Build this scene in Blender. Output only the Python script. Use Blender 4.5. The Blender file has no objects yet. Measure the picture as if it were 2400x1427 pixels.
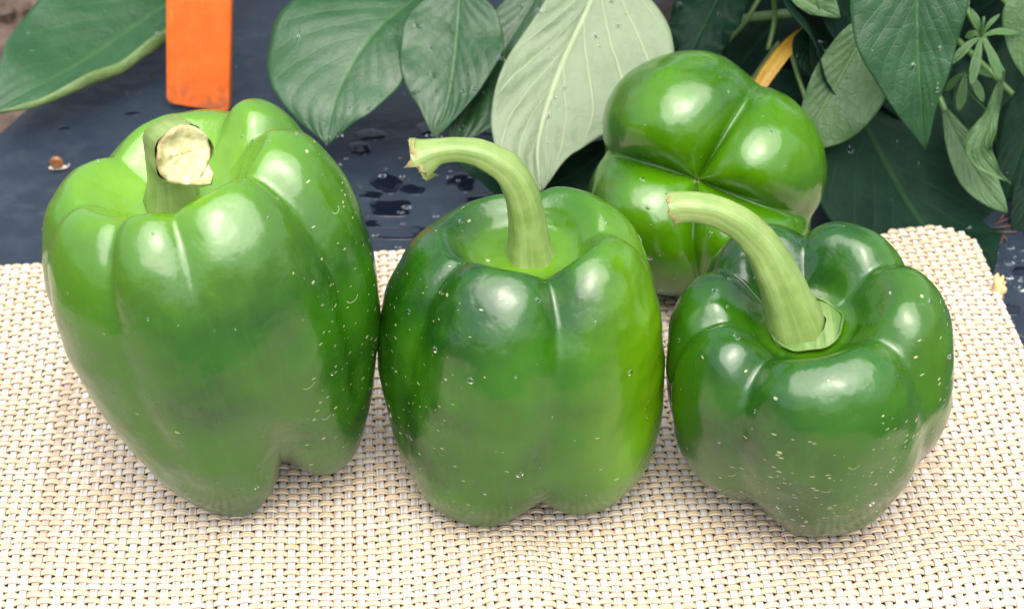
import bpy, math, random
import numpy as np
from mathutils import Vector, Matrix, noise as mnoise

random.seed(7)
rng = np.random.default_rng(7)
scene = bpy.context.scene
col = scene.collection
CM = 0.01                                   # everything below is written in centimetres

# ------------------------------------------------------------------ camera
LENS, PITCH, DIST = 75.0, math.radians(37.0), 60.0
TGT = np.array([0.0, 0.0, 4.5])
CAM = TGT + DIST * np.array([0.0, -math.cos(PITCH), math.sin(PITCH)])
cd = bpy.data.cameras.new("camera")
cam = bpy.data.objects.new("camera", cd)
col.objects.link(cam)
cam.location = CAM * CM
cam.rotation_euler = (math.pi / 2 - PITCH, 0, 0)
cd.lens = LENS
cd.sensor_width = 36.0
cd.clip_start = 0.02
cd.clip_end = 400.0
cd.dof.use_dof = True
cd.dof.focus_distance = 0.575
cd.dof.aperture_fstop = 22.0
scene.camera = cam

# ------------------------------------------------------------------ sky and sun
SUN_EL, SUN_AZ = math.radians(67), math.radians(-80)       # azimuth measured from +X, towards the viewer and to the right
w = bpy.data.worlds.new("World")
scene.world = w
w.use_nodes = True
nt = w.node_tree
bg = nt.nodes["Background"]
sky = nt.nodes.new("ShaderNodeTexSky")
sky.sky_type = 'NISHITA'
sky.sun_disc = False
sky.sun_elevation = SUN_EL
sky.sun_rotation = math.pi / 2 - SUN_AZ
sky.air_density = 1.0
sky.dust_density = 5.0
sky.ozone_density = 1.0
hs = nt.nodes.new("ShaderNodeHueSaturation")
hs.inputs["Saturation"].default_value = 0.6                # thin cloud: most of the blue is washed out
nt.links.new(sky.outputs[0], hs.inputs["Color"])
nt.links.new(hs.outputs[0], bg.inputs[0])
bg.inputs[1].default_value = 0.085
sl = bpy.data.lights.new("sun", 'SUN')
sl.energy = 1.5
sl.angle = math.radians(86)
sl.color = (1.0, 0.965, 0.91)
so = bpy.data.objects.new("sun", sl)
col.objects.link(so)
sd = Vector((math.cos(SUN_EL) * math.cos(SUN_AZ), math.cos(SUN_EL) * math.sin(SUN_AZ), math.sin(SUN_EL)))
so.rotation_euler = sd.to_track_quat('Z', 'Y').to_euler()
so.location = sd * 2
scene.view_settings.view_transform = 'Standard'
scene.view_settings.look = 'None'
scene.view_settings.exposure = 1.96
scene.view_settings.gamma = 1.0
scene.cycles.use_denoising = True

# ------------------------------------------------------------------ helpers
FPX = LENS / 36.0 * 2400.0
SP, CP = math.sin(PITCH), math.cos(PITCH)
FWD = np.array([0, CP, -SP]); UPV = np.array([0, SP, CP])


def at(px, py, y=None, z=None):
    """world point (cm) seen at a photograph pixel, on the vertical plane y or the level plane z"""
    d = FWD + np.array([1.0, 0, 0]) * (px - 1200) / FPX + UPV * (713.5 - py) / FPX
    k = (y - CAM[1]) / d[1] if y is not None else (z - CAM[2]) / d[2]
    return CAM + d * k


def pxcm(p):
    return FPX / float(np.dot(np.asarray(p) - CAM, FWD))


def sstep(a, b, x):
    t = np.clip((np.asarray(x, float) - a) / (b - a), 0, 1)
    return t * t * (3 - 2 * t)


def spline(pts, n):
    """Catmull-Rom through rows of pts, n samples, roughly by chord length"""
    P = np.asarray(pts, float)
    k = len(P)
    d = np.r_[0, np.cumsum(np.maximum(np.linalg.norm(np.diff(P[:, :min(3, P.shape[1])], axis=0), axis=1), 1e-6))]
    d /= d[-1]
    s = np.linspace(0, 1, n)
    m = np.zeros_like(P)
    m[1:-1] = (P[2:] - P[:-2]) / (d[2:] - d[:-2])[:, None]
    m[0] = (P[1] - P[0]) / (d[1] - d[0]); m[-1] = (P[-1] - P[-2]) / (d[-1] - d[-2])
    i = np.clip(np.searchsorted(d, s, 'right') - 1, 0, k - 2)
    h = (d[i + 1] - d[i])[:, None]
    t = ((s - d[i]) / (d[i + 1] - d[i]))[:, None]
    return ((2 * t**3 - 3 * t**2 + 1) * P[i] + (t**3 - 2 * t**2 + t) * h * m[i]
            + (-2 * t**3 + 3 * t**2) * P[i + 1] + (t**3 - t**2) * h * m[i + 1])


def mesh(name, V, F, mats, fmat=None, smooth=True, attrs=None, uv=None):
    """V (n,3) in cm, F list of (m,k) int arrays"""
    me = bpy.data.meshes.new(name)
    V = np.asarray(V, np.float32) * CM
    Fs = [np.asarray(f, np.int32) for f in (F if isinstance(F, list) else [F]) if len(f)]
    me.vertices.add(len(V)); me.vertices.foreach_set("co", V.ravel())
    loops = np.concatenate([f.ravel() for f in Fs])
    tot = np.concatenate([np.full(len(f), f.shape[1], np.int32) for f in Fs])
    st = np.r_[0, np.cumsum(tot)[:-1]].astype(np.int32)
    me.loops.add(len(loops)); me.loops.foreach_set("vertex_index", loops)
    me.polygons.add(len(tot)); me.polygons.foreach_set("loop_start", st)
    me.polygons.foreach_set("loop_total", tot)
    for m in (mats if isinstance(mats, (list, tuple)) else [mats]):
        me.materials.append(m)
    if fmat is not None:
        me.polygons.foreach_set("material_index", np.asarray(fmat, np.int32))
    me.polygons.foreach_set("use_smooth", np.full(len(tot), bool(smooth)))
    if uv is not None:
        u = me.uv_layers.new(name="UVMap")
        u.data.foreach_set("uv", np.asarray(uv, np.float32)[loops].ravel())
    for k, a in (attrs or {}).items():
        at_ = me.attributes.new(k, 'FLOAT', 'POINT')
        at_.data.foreach_set("value", np.asarray(a, np.float32))
    me.update(calc_edges=True)
    me.validate()
    return me


def obj(name, me, parent=None, **props):
    o = bpy.data.objects.new(name, me)
    col.objects.link(o)
    if parent is not None:
        o.parent = parent
    for k, v in props.items():
        o[k] = v
    return o


def thing(name, label, category, loc=(0, 0, 0), M=None, group=None):
    o = bpy.data.objects.new(name, None)
    o.empty_display_size = 0.01
    col.objects.link(o)
    if M is not None:
        o.matrix_world = Matrix.Translation(Vector(loc) * CM) @ Matrix(M.tolist()).to_4x4()
    else:
        o.location = Vector(loc) * CM
    o["label"] = label; o["category"] = category
    group = group or {"bell pepper": "bell peppers on the placemat", "plant": "pepper plants growing behind"}.get(category)
    if group:
        o["group"] = group
    return o


def grid_faces(n, m, wrap=False):
    i = np.arange(n - 1)[:, None]; j = np.arange(m if wrap else m - 1)[None, :]
    j2 = (j + 1) % m
    a = i * m + j; b = i * m + j2; c = (i + 1) * m + j2; d = (i + 1) * m + j
    return np.stack([a, b, c, d], -1).reshape(-1, 4)


def tube(path, rad, ns=14, ridges=0.0, nr=5, cap=True, twist=0.0, ell=None):
    """vertices/faces of a tube along path (n,3) with radii (n,)"""
    P = np.asarray(path, float); n = len(P)
    rad = np.asarray(rad, float)
    T = np.gradient(P, axis=0); T /= np.linalg.norm(T, axis=1)[:, None]
    ref = np.array([0, 1.0, 0]) if abs(T[0][1]) < 0.9 else np.array([1.0, 0, 0])
    A = np.zeros_like(P); a = ref
    for i in range(n):
        a = a - T[i] * np.dot(a, T[i]); a /= np.linalg.norm(a); A[i] = a
    B = np.cross(T, A)
    th = np.linspace(0, 2 * math.pi, ns, endpoint=False)
    rr = rad[:, None] * (1 + ridges * np.cos(nr * th[None, :] + twist))
    V = P[:, None, :] + rr[..., None] * (np.cos(th)[None, :, None] * A[:, None, :] + np.sin(th)[None, :, None] * B[:, None, :])
    F = [grid_faces(n, ns, True)]
    V = V.reshape(-1, 3)
    if cap:
        F.append(np.array([np.arange(ns)[::-1]])); F.append(np.array([(n - 1) * ns + np.arange(ns)]))
    return V, F


def join(parts):
    Vs, Fs, off = [], [], 0
    for V, F in parts:
        Vs.append(V)
        for f in (F if isinstance(F, list) else [F]):
            Fs.append(np.asarray(f) + off)
        off += len(V)
    by = {}
    for f in Fs:
        by.setdefault(f.shape[1], []).append(f)
    return np.concatenate(Vs), [np.concatenate(v) for v in by.values()]


def vnoise(P, scale, seed=0.0, octs=3):
    P = np.asarray(P, float) * scale + seed
    out = np.empty(len(P))
    for i, p in enumerate(P):
        out[i] = mnoise.fractal(Vector(p), 1.0, 2.0, octs)
    return out

# ------------------------------------------------------------------ materials


class NB:
    def __init__(s, name):
        s.m = bpy.data.materials.new(name); s.m.use_nodes = True
        s.t = s.m.node_tree; s.b = s.t.nodes["Principled BSDF"]

    def n(s, typ, ins=None, **kw):
        x = s.t.nodes.new("ShaderNode" + typ)
        for k, v in kw.items():
            setattr(x, k, v)
        for k, v in (ins or {}).items():
            s.set(x, k, v)
        return x

    def set(s, x, k, v):
        if isinstance(v, bpy.types.NodeSocket):
            s.t.links.new(v, x.inputs[k])
        else:
            x.inputs[k].default_value = v

    def p(s, **kw):
        for k, v in kw.items():
            s.set(s.b, k.replace("_", " "), v)
        return s

    def math(s, op, a, b=0.0, c=None, clamp=False):
        x = s.n("Math", operation=op, use_clamp=clamp)
        s.set(x, 0, a); s.set(x, 1, b)
        if c is not None:
            s.set(x, 2, c)
        return x.outputs[0]

    def mix(s, f, a, b, blend='MIX'):
        x = s.n("Mix", data_type='RGBA', blend_type=blend)
        s.set(x, 0, f); s.set(x, 6, a if isinstance(a, bpy.types.NodeSocket) else (*a, 1)); s.set(x, 7, b if isinstance(b, bpy.types.NodeSocket) else (*b, 1))
        return x.outputs[2]

    def ramp(s, f, lo, hi, a=0.0, b=1.0):
        x = s.n("MapRange", {0: f, 1: lo, 2: hi, 3: a, 4: b}, interpolation_type='SMOOTHSTEP', clamp=True)
        return x.outputs[0]

    def coord(s, which="Object", scale=(100, 100, 100)):
        tc = s.n("TexCoord")
        mp = s.n("Mapping", {0: tc.outputs[which]})
        mp.inputs["Scale"].default_value = scale
        return mp.outputs[0]

    def noise(s, vec, scale, detail=3.0, rough=0.5, dist=0.0):
        x = s.n("TexNoise", {"Scale": scale, "Detail": detail, "Roughness": rough, "Distortion": dist})
        s.t.links.new(vec, x.inputs["Vector"])
        return x.outputs[0]

    def vor(s, vec, scale, feature='F1', rnd=1.0):
        x = s.n("TexVoronoi", {"Scale": scale, "Randomness": rnd}, feature=feature)
        s.t.links.new(vec, x.inputs["Vector"])
        return x

    def attr(s, name):
        return s.n("Attribute", attribute_name=name).outputs["Fac"]

    def bump(s, h, strength, dist=0.01, normal=None):
        x = s.n("Bump", {"Strength": strength, "Distance": dist, "Height": h})
        if normal is not None:
            s.t.links.new(normal, x.inputs["Normal"])
        return x.outputs[0]


def mat_pepper(name, dark, mid, light, scars=1.0, seed=0.0, dust=0.22):
    b = NB(name)
    c = b.coord()
    off = b.n("VectorMath", {0: c, 1: (seed, seed * 1.7, -seed)}, operation='ADD').outputs[0]
    n1 = b.noise(off, 0.28, 2.0, 0.5)
    n2 = b.noise(off, 1.6, 4.0, 0.6)
    st = b.n("Mapping", {0: off}); st.inputs["Scale"].default_value = (3.2, 3.2, 0.28)
    n3 = b.noise(st.outputs[0], 1.0, 3.0, 0.6)
    base = b.mix(b.ramp(n1, 0.34, 0.62), dark, mid)
    base = b.mix(b.math('MULTIPLY', b.ramp(n2, 0.35, 0.7), 0.35), base, mid)
    base = b.mix(b.math('MULTIPLY', b.ramp(n3, 0.45, 0.75), 0.04), base, light)
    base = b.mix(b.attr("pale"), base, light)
    # corky flecks and short curved scratches in the wax
    fm = b.attr("fleck")
    warp = b.n("Mapping", {0: off}); warp.inputs["Scale"].default_value = (1.0, 1.0, 1.7)
    v1 = b.vor(warp.outputs[0], 3.0)
    sel = b.n("SeparateColor", {0: v1.outputs["Color"]}).outputs
    rad = b.math('MULTIPLY_ADD', b.math('POWER', sel[1], 2.0), 0.17, 0.05)
    dot = b.math('LESS_THAN', v1.outputs["Distance"], rad)
    dot = b.math('MULTIPLY', dot, b.math('GREATER_THAN', b.math('ADD', fm, sel[0]), 1.06))
    w2 = b.n("Mapping", {0: off}); w2.inputs["Scale"].default_value = (2.6, 2.6, 9.5); w2.inputs["Rotation"].default_value = (0.3, 0.35, 0.2)
    v2 = b.vor(w2.outputs[0], 1.0)
    sel2 = b.n("SeparateColor", {0: v2.outputs["Color"]}).outputs
    dot2 = b.math('MULTIPLY', b.math('LESS_THAN', v2.outputs["Distance"], b.math('MULTIPLY_ADD', sel2[1], 0.15, 0.06)), b.math('GREATER_THAN', b.math('ADD', fm, sel2[0]), 1.05))
    iso = b.noise(off, 2.3, 1.0, 0.4, 0.8)
    line = b.math('LESS_THAN', b.math('ABSOLUTE', b.math('SUBTRACT', iso, 0.5)), 0.004)
    lm = b.math('GREATER_THAN', b.math('ADD', b.noise(off, 1.7, 1.0), b.math('MULTIPLY', fm, 0.30)), 0.74)
    line = b.math('MULTIPLY', line, lm)
    v3 = b.vor(off, 1.25)
    pz = b.n("SeparateXYZ", {0: v3.outputs["Position"]}).outputs[2]
    cz = b.n("SeparateXYZ", {0: off}).outputs[2]
    sel3 = b.n("SeparateColor", {0: v3.outputs["Color"]}).outputs
    rr_ = b.math('MULTIPLY_ADD', sel3[1], 0.16, 0.14)
    arc = b.math('LESS_THAN', b.math('ABSOLUTE', b.math('SUBTRACT', b.math('ADD', v3.outputs["Distance"], b.math('MULTIPLY', b.math('SUBTRACT', n2, 0.5), 0.2)), rr_)), 0.014)
    arc = b.math('MULTIPLY', arc, b.math('LESS_THAN', b.math('SUBTRACT', cz, pz), -0.08))
    arc = b.math('MULTIPLY', arc, b.math('GREATER_THAN', b.math('ADD', fm, sel3[0]), 1.14))
    line = b.math('MAXIMUM', b.math('MULTIPLY', line, 0.22), arc)
    sc = b.math('MULTIPLY', b.math('MAXIMUM', b.math('MAXIMUM', dot, dot2), b.math('MULTIPLY', line, 0.7)), scars, clamp=True)
    base = b.mix(b.math('MULTIPLY', sc, 0.68), base, (0.40, 0.36, 0.22))
    rgh = b.math('MULTIPLY_ADD', b.noise(off, 0.9, 3.0), 0.10, 0.15)
    rgh = b.math('MULTIPLY_ADD', sc, 0.4, rgh)
    lowz = b.n("SeparateXYZ", {0: c}).outputs[2]
    rgh = b.math('ADD', rgh, b.ramp(lowz, 0.0, 1.8, dust, 0.0))      # dulled by dust near the foot
    fine = b.noise(off, 2.2, 2.0, 0.5)
    nrm = b.bump(fine, 0.13, 0.002)
    nrm = b.bump(sc, 0.35, 0.0004, nrm)
    b.p(Base_Color=base, Roughness=rgh, Normal=nrm, IOR=1.5, Coat_Roughness=rgh)
    b.b.inputs["Specular IOR Level"].default_value = 0.62
    b.b.inputs["Coat Weight"].default_value = 0.12
    b.b.inputs["Coat IOR"].default_value = 1.55
    b.b.inputs["Subsurface Weight"].default_value = 0.12
    b.b.inputs["Subsurface Radius"].default_value = (0.5, 1.0, 0.2)
    b.b.inputs["Subsurface Scale"].default_value = 0.004
    return b.m


def mat_stem(name, a, c2):
    b = NB(name)
    c = b.coord()
    n = b.noise(c, 1.5, 4.0, 0.6)
    st = b.n("Mapping", {0: b.n("TexCoord").outputs["UV"]}); st.inputs["Scale"].default_value = (26, 1.6, 1)
    n2 = b.noise(st.outputs[0], 1.0, 3.0, 0.6)
    base = b.mix(b.ramp(n, 0.3, 0.7), a, c2)
    base = b.mix(b.math('MULTIPLY', b.ramp(n2, 0.42, 0.66), 0.4), base, (0.24, 0.30, 0.12))
    spk = b.vor(c, 7.0)
    base = b.mix(b.math('MULTIPLY', b.math('LESS_THAN', spk.outputs["Distance"], 0.09), 0.5), base, (0.2, 0.28, 0.05))
    b.p(Base_Color=base, Roughness=0.42, Normal=b.bump(n2, 0.25, 0.0008))
    b.b.inputs["Subsurface Weight"].default_value = 0.15
    b.b.inputs["Subsurface Radius"].default_value = (0.6, 1.0, 0.2)
    b.b.inputs["Subsurface Scale"].default_value = 0.003
    return b.m


def mat_leaf(name, c1, c2, vein, veinmix, rough, spec, bumps=0.24, nv=8.0, slant=0.46, net_k=1.0, lat_k=0.5, flip=1.0):
    """uv.x runs base to tip, uv.y across with the midrib at 0.5"""
    b = NB(name)
    uv = b.n("TexCoord").outputs["UV"]
    sx = b.n("SeparateXYZ", {0: uv}).outputs
    c = b.coord()
    wob = b.math('MULTIPLY_ADD', b.noise(c, 0.9, 2.0), 0.05, -0.025)
    v = b.math('MULTIPLY', b.math('ABSOLUTE', b.math('ADD', b.math('SUBTRACT', sx[1], 0.5), b.math('MULTIPLY', wob, 0.15))), 2.0)
    side = b.math('GREATER_THAN', sx[1], 0.5)
    mid = b.ramp(v, 0.012, 0.05, 1.0, 0.0)
    ph = b.math('MULTIPLY', b.math('SUBTRACT', b.math('ADD', sx[0], wob), b.math('MULTIPLY', b.math('POWER', v, 0.72), slant)), nv)
    ph = b.math('ADD', ph, b.math('MULTIPLY', side, 0.42))
    tri = b.math('ABSOLUTE', b.math('SUBTRACT', b.math('FRACT', ph), 0.5))
    lat = b.math('MULTIPLY', b.ramp(tri, 0.015, 0.06, 1.0, 0.0), b.ramp(v, 0.75, 1.0, 1.0, 0.0))
    ve = b.vor(c, 2.6, 'DISTANCE_TO_EDGE')
    net = b.ramp(ve.outputs["Distance"], 0.0, 0.09, 1.0, 0.0)
    n1 = b.noise(c, 0.7, 4.0, 0.6)
    oi = b.n("ObjectInfo").outputs["Random"]
    base = b.mix(b.ramp(b.math('ADD', n1, b.math('MULTIPLY_ADD', oi, 0.2, -0.1)), 0.3, 0.7), c1, c2)
    vm = b.math('MAXIMUM', mid, b.math('MULTIPLY', lat, lat_k))
    vm = b.math('MAXIMUM', vm, b.math('MULTIPLY', net, 0.07 * net_k))
    base = b.mix(b.math('MULTIPLY', vm, veinmix), base, vein)
    sp = b.vor(c, 1.7)
    sel = b.n("SeparateColor", {0: sp.outputs["Color"]}).outputs
    spot = b.math('MULTIPLY', b.math('LESS_THAN', sp.outputs["Distance"], 0.032), b.math('GREATER_THAN', sel[0], 0.9))
    base = b.mix(b.math('MULTIPLY', spot, 0.7), base, (0.42, 0.38, 0.25))
    hgt = b.math('ADD', b.math('MULTIPLY', vm, -0.8 * flip), b.math('MULTIPLY_ADD', b.noise(c, 2.4, 3.0), 0.9, b.math('MULTIPLY', net, -0.14 * flip * net_k)))
    nrm = b.bump(hgt, bumps, 0.0012)
    rg = b.math('MULTIPLY_ADD', n1, 0.2, rough - 0.1)
    b.p(Base_Color=base, Roughness=rg, Normal=nrm)
    b.b.inputs["Specular IOR Level"].default_value = spec
    tr = b.n("BsdfTranslucent", {0: b.mix(0.2, base, (0.10, 0.20, 0.03))})
    mx = b.n("MixShader", {0: 0.12})
    b.t.links.new(b.b.outputs[0], mx.inputs[1]); b.t.links.new(tr.outputs[0], mx.inputs[2])
    b.t.links.new(mx.outputs[0], b.t.nodes["Material Output"].inputs[0])
    return b.m


def mat_plain(name, c, rough=0.5, c2=None, scale=2.0, bump=0.0, spec=0.5):
    b = NB(name)
    co = b.coord()
    n = b.noise(co, scale, 4.0, 0.6)
    base = b.mix(b.ramp(n, 0.3, 0.7), c, c2 or tuple(x * 0.7 for x in c))
    b.p(Base_Color=base, Roughness=rough)
    b.b.inputs["Specular IOR Level"].default_value = spec
    if bump:
        b.p(Normal=b.bump(n, bump, 0.001))
    return b.m


def mat_water():
    b = NB("water")
    b.p(Base_Color=(1, 1, 1, 1), Roughness=0.02, IOR=1.33)
    b.b.inputs["Transmission Weight"].default_value = 1.0
    return b.m


def mat_weft():
    b = NB("weft_vinyl")
    uv = b.n("TexCoord").outputs["UV"]
    s = b.n("SeparateXYZ", {0: uv}).outputs
    r = b.n("ObjectInfo").outputs["Random"]
    cv = b.n("CombineXYZ", {0: b.math('MULTIPLY', s[0], 0.55), 1: b.math('MULTIPLY', s[1], 5.0), 2: b.math('MULTIPLY', r, 60)}).outputs[0]
    n = b.noise(cv, 1.0, 3.0, 0.6)
    base = b.mix(b.ramp(n, 0.3, 0.7), (0.385, 0.290, 0.175), (0.490, 0.405, 0.285))
    base = b.mix(b.math('MULTIPLY', b.ramp(r, 0.6, 1.0), 0.45), base, (0.4960, 0.4526, 0.3720))
    ridge = b.math('SINE', b.math('MULTIPLY', s[1], 22.0))
    b.p(Base_Color=base, Roughness=0.42, Normal=b.bump(ridge, 0.3, 0.0003))
    return b.m


def mat_warp():
    b = NB("warp_vinyl")
    uv = b.n("TexCoord").outputs["UV"]
    s = b.n("SeparateXYZ", {0: uv}).outputs
    r = b.n("ObjectInfo").outputs["Random"]
    idx = b.math('FLOOR', b.math('MULTIPLY', s[1], 4.0))
    wn = b.n("TexWhiteNoise", {"Vector": b.n("CombineXYZ", {0: idx, 1: b.math('MULTIPLY', r, 91.7), 2: 3.0}).outputs[0]}, noise_dimensions='3D')
    f = wn.outputs["Value"]
    base = b.mix(b.ramp(f, 0.15, 0.55), (0.3472, 0.2790, 0.2232), (0.4464, 0.4216, 0.3968))
    base = b.mix(b.ramp(f, 0.62, 0.9), base, (0.4960, 0.4836, 0.4588))
    gap = b.ramp(b.math('ABSOLUTE', b.math('SUBTRACT', b.math('FRACT', b.math('MULTIPLY', s[1], 4.0)), 0.5)), 0.38, 0.5, 0.0, 1.0)
    base = b.mix(b.math('MULTIPLY', gap, 0.45), base, (0.1550, 0.1240, 0.0992))
    b.p(Base_Color=base, Roughness=0.45)
    return b.m


def mat_plastic():
    b = NB("black_plastic_film")
    c = b.coord()
    n = b.noise(c, 0.16, 4.0, 0.6)
    n2 = b.noise(c, 1.2, 5.0, 0.65)
    dust = b.math('MULTIPLY', b.ramp(n2, 0.42, 0.75), b.ramp(n, 0.35, 0.65))
    base = b.mix(b.math('MULTIPLY', dust, 0.45), (0.005, 0.012, 0.023), (0.036, 0.046, 0.062))
    spk = b.vor(c, 1.3)
    sel = b.n("SeparateColor", {0: spk.outputs["Color"]}).outputs
    dot = b.math('MULTIPLY', b.math('LESS_THAN', spk.outputs["Distance"], b.math('MULTIPLY', sel[1], 0.07)), b.math('GREATER_THAN', sel[0], 0.55))
    base = b.mix(b.math('MULTIPLY', dot, 0.7), base, (0.30, 0.24, 0.17))
    crk = b.n("Mapping", {0: c}); crk.inputs["Scale"].default_value = (0.5, 0.7, 1)
    h = b.math('ADD', b.noise(crk.outputs[0], 0.8, 4.0, 0.55), b.math('MULTIPLY', n2, 0.35))
    b.p(Base_Color=base, Roughness=b.math('MULTIPLY_ADD', n2, 0.25, 0.36), Normal=b.bump(h, 0.26, 0.004), IOR=1.5)
    b.b.inputs["Specular IOR Level"].default_value = 0.5
    return b.m


def mat_soil(name, c1, c2):
    b = NB(name)
    c = b.coord()
    n = b.noise(c, 0.8, 8.0, 0.7)
    v = b.vor(c, 1.1)
    base = b.mix(b.ramp(n, 0.3, 0.7), c1, c2)
    h = b.math('SUBTRACT', n, b.math('MULTIPLY', v.outputs["Distance"], 0.5))
    b.p(Base_Color=base, Roughness=0.9, Normal=b.bump(h, 0.9, 0.01))
    return b.m


M_WATER = mat_water()
M_WEFT, M_WARP = mat_weft(), mat_warp()
M_FILM = mat_plastic()
M_WET = mat_plain("wet_film", (0.003, 0.005, 0.010), 0.06, (0.004, 0.006, 0.012))
M_SOIL = mat_soil("brown_soil", (0.0660, 0.0396, 0.0277), (0.1584, 0.1089, 0.0825))
M_SOIL_DARK = mat_soil("dark_soil", (0.0198, 0.0119, 0.0092), (0.0495, 0.0297, 0.0224))  # darker brown than the open soil
LEAF_TOP = mat_leaf("leaf_upper", (0.0098, 0.0455, 0.0139), (0.0168, 0.0643, 0.0201), (0.0421, 0.1060, 0.0284), 0.45, 0.38, 0.42)
LEAF_SHADED = mat_leaf("leaf_upper_shaded", (0.0026, 0.0125, 0.0073), (0.0053, 0.0205, 0.0106), (0.0145, 0.0495, 0.0145), 0.5, 0.50, 0.07)  # upper leaf side with the understorey shade put into its colour
LEAF_UNDER = mat_leaf("leaf_underside", (0.0726, 0.1254, 0.0396), (0.0990, 0.1584, 0.0528), (0.1716, 0.2310, 0.0924), 0.7, 0.55, 0.35, 0.5, flip=-1.0)
LEAF_PALE = mat_leaf("leaf_underside_pale", (0.1120, 0.1560, 0.0860), (0.1400, 0.1880, 0.1080), (0.2376, 0.2970, 0.1650), 0.9, 0.5, 0.35, 0.42, nv=5.0, slant=0.6, net_k=0.6, lat_k=0.9, flip=-1.0)
LEAF_MIDU = mat_leaf("leaf_underside_mid", (0.0399, 0.0941, 0.0294), (0.0581, 0.1255, 0.0392), (0.1016, 0.1725, 0.0588), 0.5, 0.5, 0.4, 0.4, flip=-1.0)
LEAF_WEED = mat_leaf("weed_leaf", (0.0224, 0.0693, 0.0145), (0.0343, 0.0924, 0.0198), (0.0594, 0.1254, 0.0330), 0.4, 0.5, 0.4, 0.3, nv=1.0)
LEAF_YELLOW = mat_leaf("yellowed_leaf", (0.2376, 0.1254, 0.0099), (0.2904, 0.1782, 0.0198), (0.3168, 0.2244, 0.0528), 0.5, 0.5, 0.4, 0.3, nv=1.0)
M_PLANTSTEM = mat_stem("plant_stem", (0.0396, 0.1056, 0.0198), (0.0660, 0.1452, 0.0330))
M_STEM = mat_stem("pepper_stem", (0.1122, 0.1914, 0.0363), (0.1716, 0.2442, 0.0660))
M_CALYX = mat_stem("pepper_calyx", (0.035, 0.095, 0.010), (0.070, 0.150, 0.018))

# ------------------------------------------------------------------ the ground


def bump2(x, y, cx, cy, rx, ry):
    return np.exp(-((x - cx) / rx) ** 2 - ((y - cy) / ry) ** 2)


def hmat(x, y):
    """rise of the placemat above the level bed (cm): it lies in soft waves, lifted at its far right corner"""
    x = np.asarray(x, float); y = np.asarray(y, float)
    h = 0.30 * sstep(-3.6, 2.4, y - 0.1 * (x - 12)) * sstep(9.5, 13.5, x)
    h = h + 0.42 * bump2(x, y, 13.0, -6.6, 4.5, 1.3)
    h = h + 0.42 * bump2(x, y, 0.2, -7.2, 1.4, 2.2) + 0.22 * bump2(x, y, -13.5, -6.0, 3.5, 2.0)
    h = h + 0.13 * np.sin(0.55 * x + 0.8) * np.sin(0.6 * y + 0.4 * x) + 0.035 * np.sin(1.3 * x - 0.9 * y) * np.sin(1.1 * y + 0.7)
    return h + 0.12


def hbed(x, y):
    x = np.asarray(x, float); y = np.asarray(y, float)
    e = -18.6 + 0.38 * (y - 16)                          # left shoulder of the raised bed
    z = -5.5 * sstep(0, 1, (e + 0.8 - x) / 5.0) ** 1.0
    inside = sstep(16.5, 13.0, x) * sstep(11, 8, y) * sstep(-22, -16, y) * sstep(-34, -29, x)
    z = z + (hmat(x, y) - 0.14) * inside * sstep(0, 2, x - e)
    z = z + 0.10 * np.sin(0.5 * x + 0.3 * y) * np.sin(0.35 * y + 1.0) * (1 - inside) + 0.02
    return z - 0.16


xs = np.concatenate([np.linspace(-60, -26, 18, endpoint=False), np.linspace(-26, 22, 130, endpoint=False), np.linspace(22, 110, 26)])
ys = np.concatenate([np.linspace(-140, -24, 26, endpoint=False), np.linspace(-24, 32, 130, endpoint=False), np.linspace(32, 260, 30)])
X, Y = np.meshgrid(xs, ys)
Z = hbed(X, Y)
V = np.stack([X, Y, Z], -1).reshape(-1, 3)
obj("plastic_mulch", mesh("plastic_mulch", V, grid_faces(len(ys), len(xs)), M_FILM), kind="structure")

n = 90
gx = np.concatenate([[-6000, -2000, -600, -200], np.linspace(-90, 40, n), [200, 600, 2000, 6000]])
gy = np.concatenate([[-6000, -2000, -600, -200], np.linspace(-60, 90, n), [200, 600, 2000, 6000]])
X, Y = np.meshgrid(gx, gy)
P = np.stack([X.ravel(), Y.ravel(), 0 * X.ravel()], -1)
Z = -4.4 + 0.5 * vnoise(P, 0.22, 3.1, 4) + 0.0 * X.ravel()
e = -18.6 + 0.38 * (Y.ravel() - 16)
Z = Z - 3.0 * sstep(-1.5, 3.0, X.ravel() - e)             # the soil bank runs under the plastic
P[:, 2] = Z
obj("soil", mesh("soil", P, grid_faces(len(gy), len(gx)), M_SOIL), kind="structure")

# clods lying on the bare soil at the left
cl = []
for i in range(150):
    y = rng.uniform(14, 46); e0 = -18.6 + 0.38 * (y - 16)
    x = e0 - rng.uniform(2.2, 14)
    r = rng.uniform(0.12, 0.55)
    th = np.linspace(0, 2 * math.pi, 8, endpoint=False); ph = np.linspace(0.02, math.pi - .02, 6)
    S = np.stack([np.sin(ph)[:, None] * np.cos(th), np.sin(ph)[:, None] * np.sin(th), (np.cos(ph)[:, None] + 0 * th) * .7], -1).reshape(-1, 3)
    S = S * r * (1 + 0.35 * rng.normal(size=(len(S), 1)) * 0.5)
    cl.append((S + [x, y, -4.3 + r * .3], [grid_faces(6, 8, True)]))
V, F = join(cl)
obj("soil_clods", mesh("soil_clods", V, F, M_SOIL, smooth=False), kind="stuff")

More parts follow.
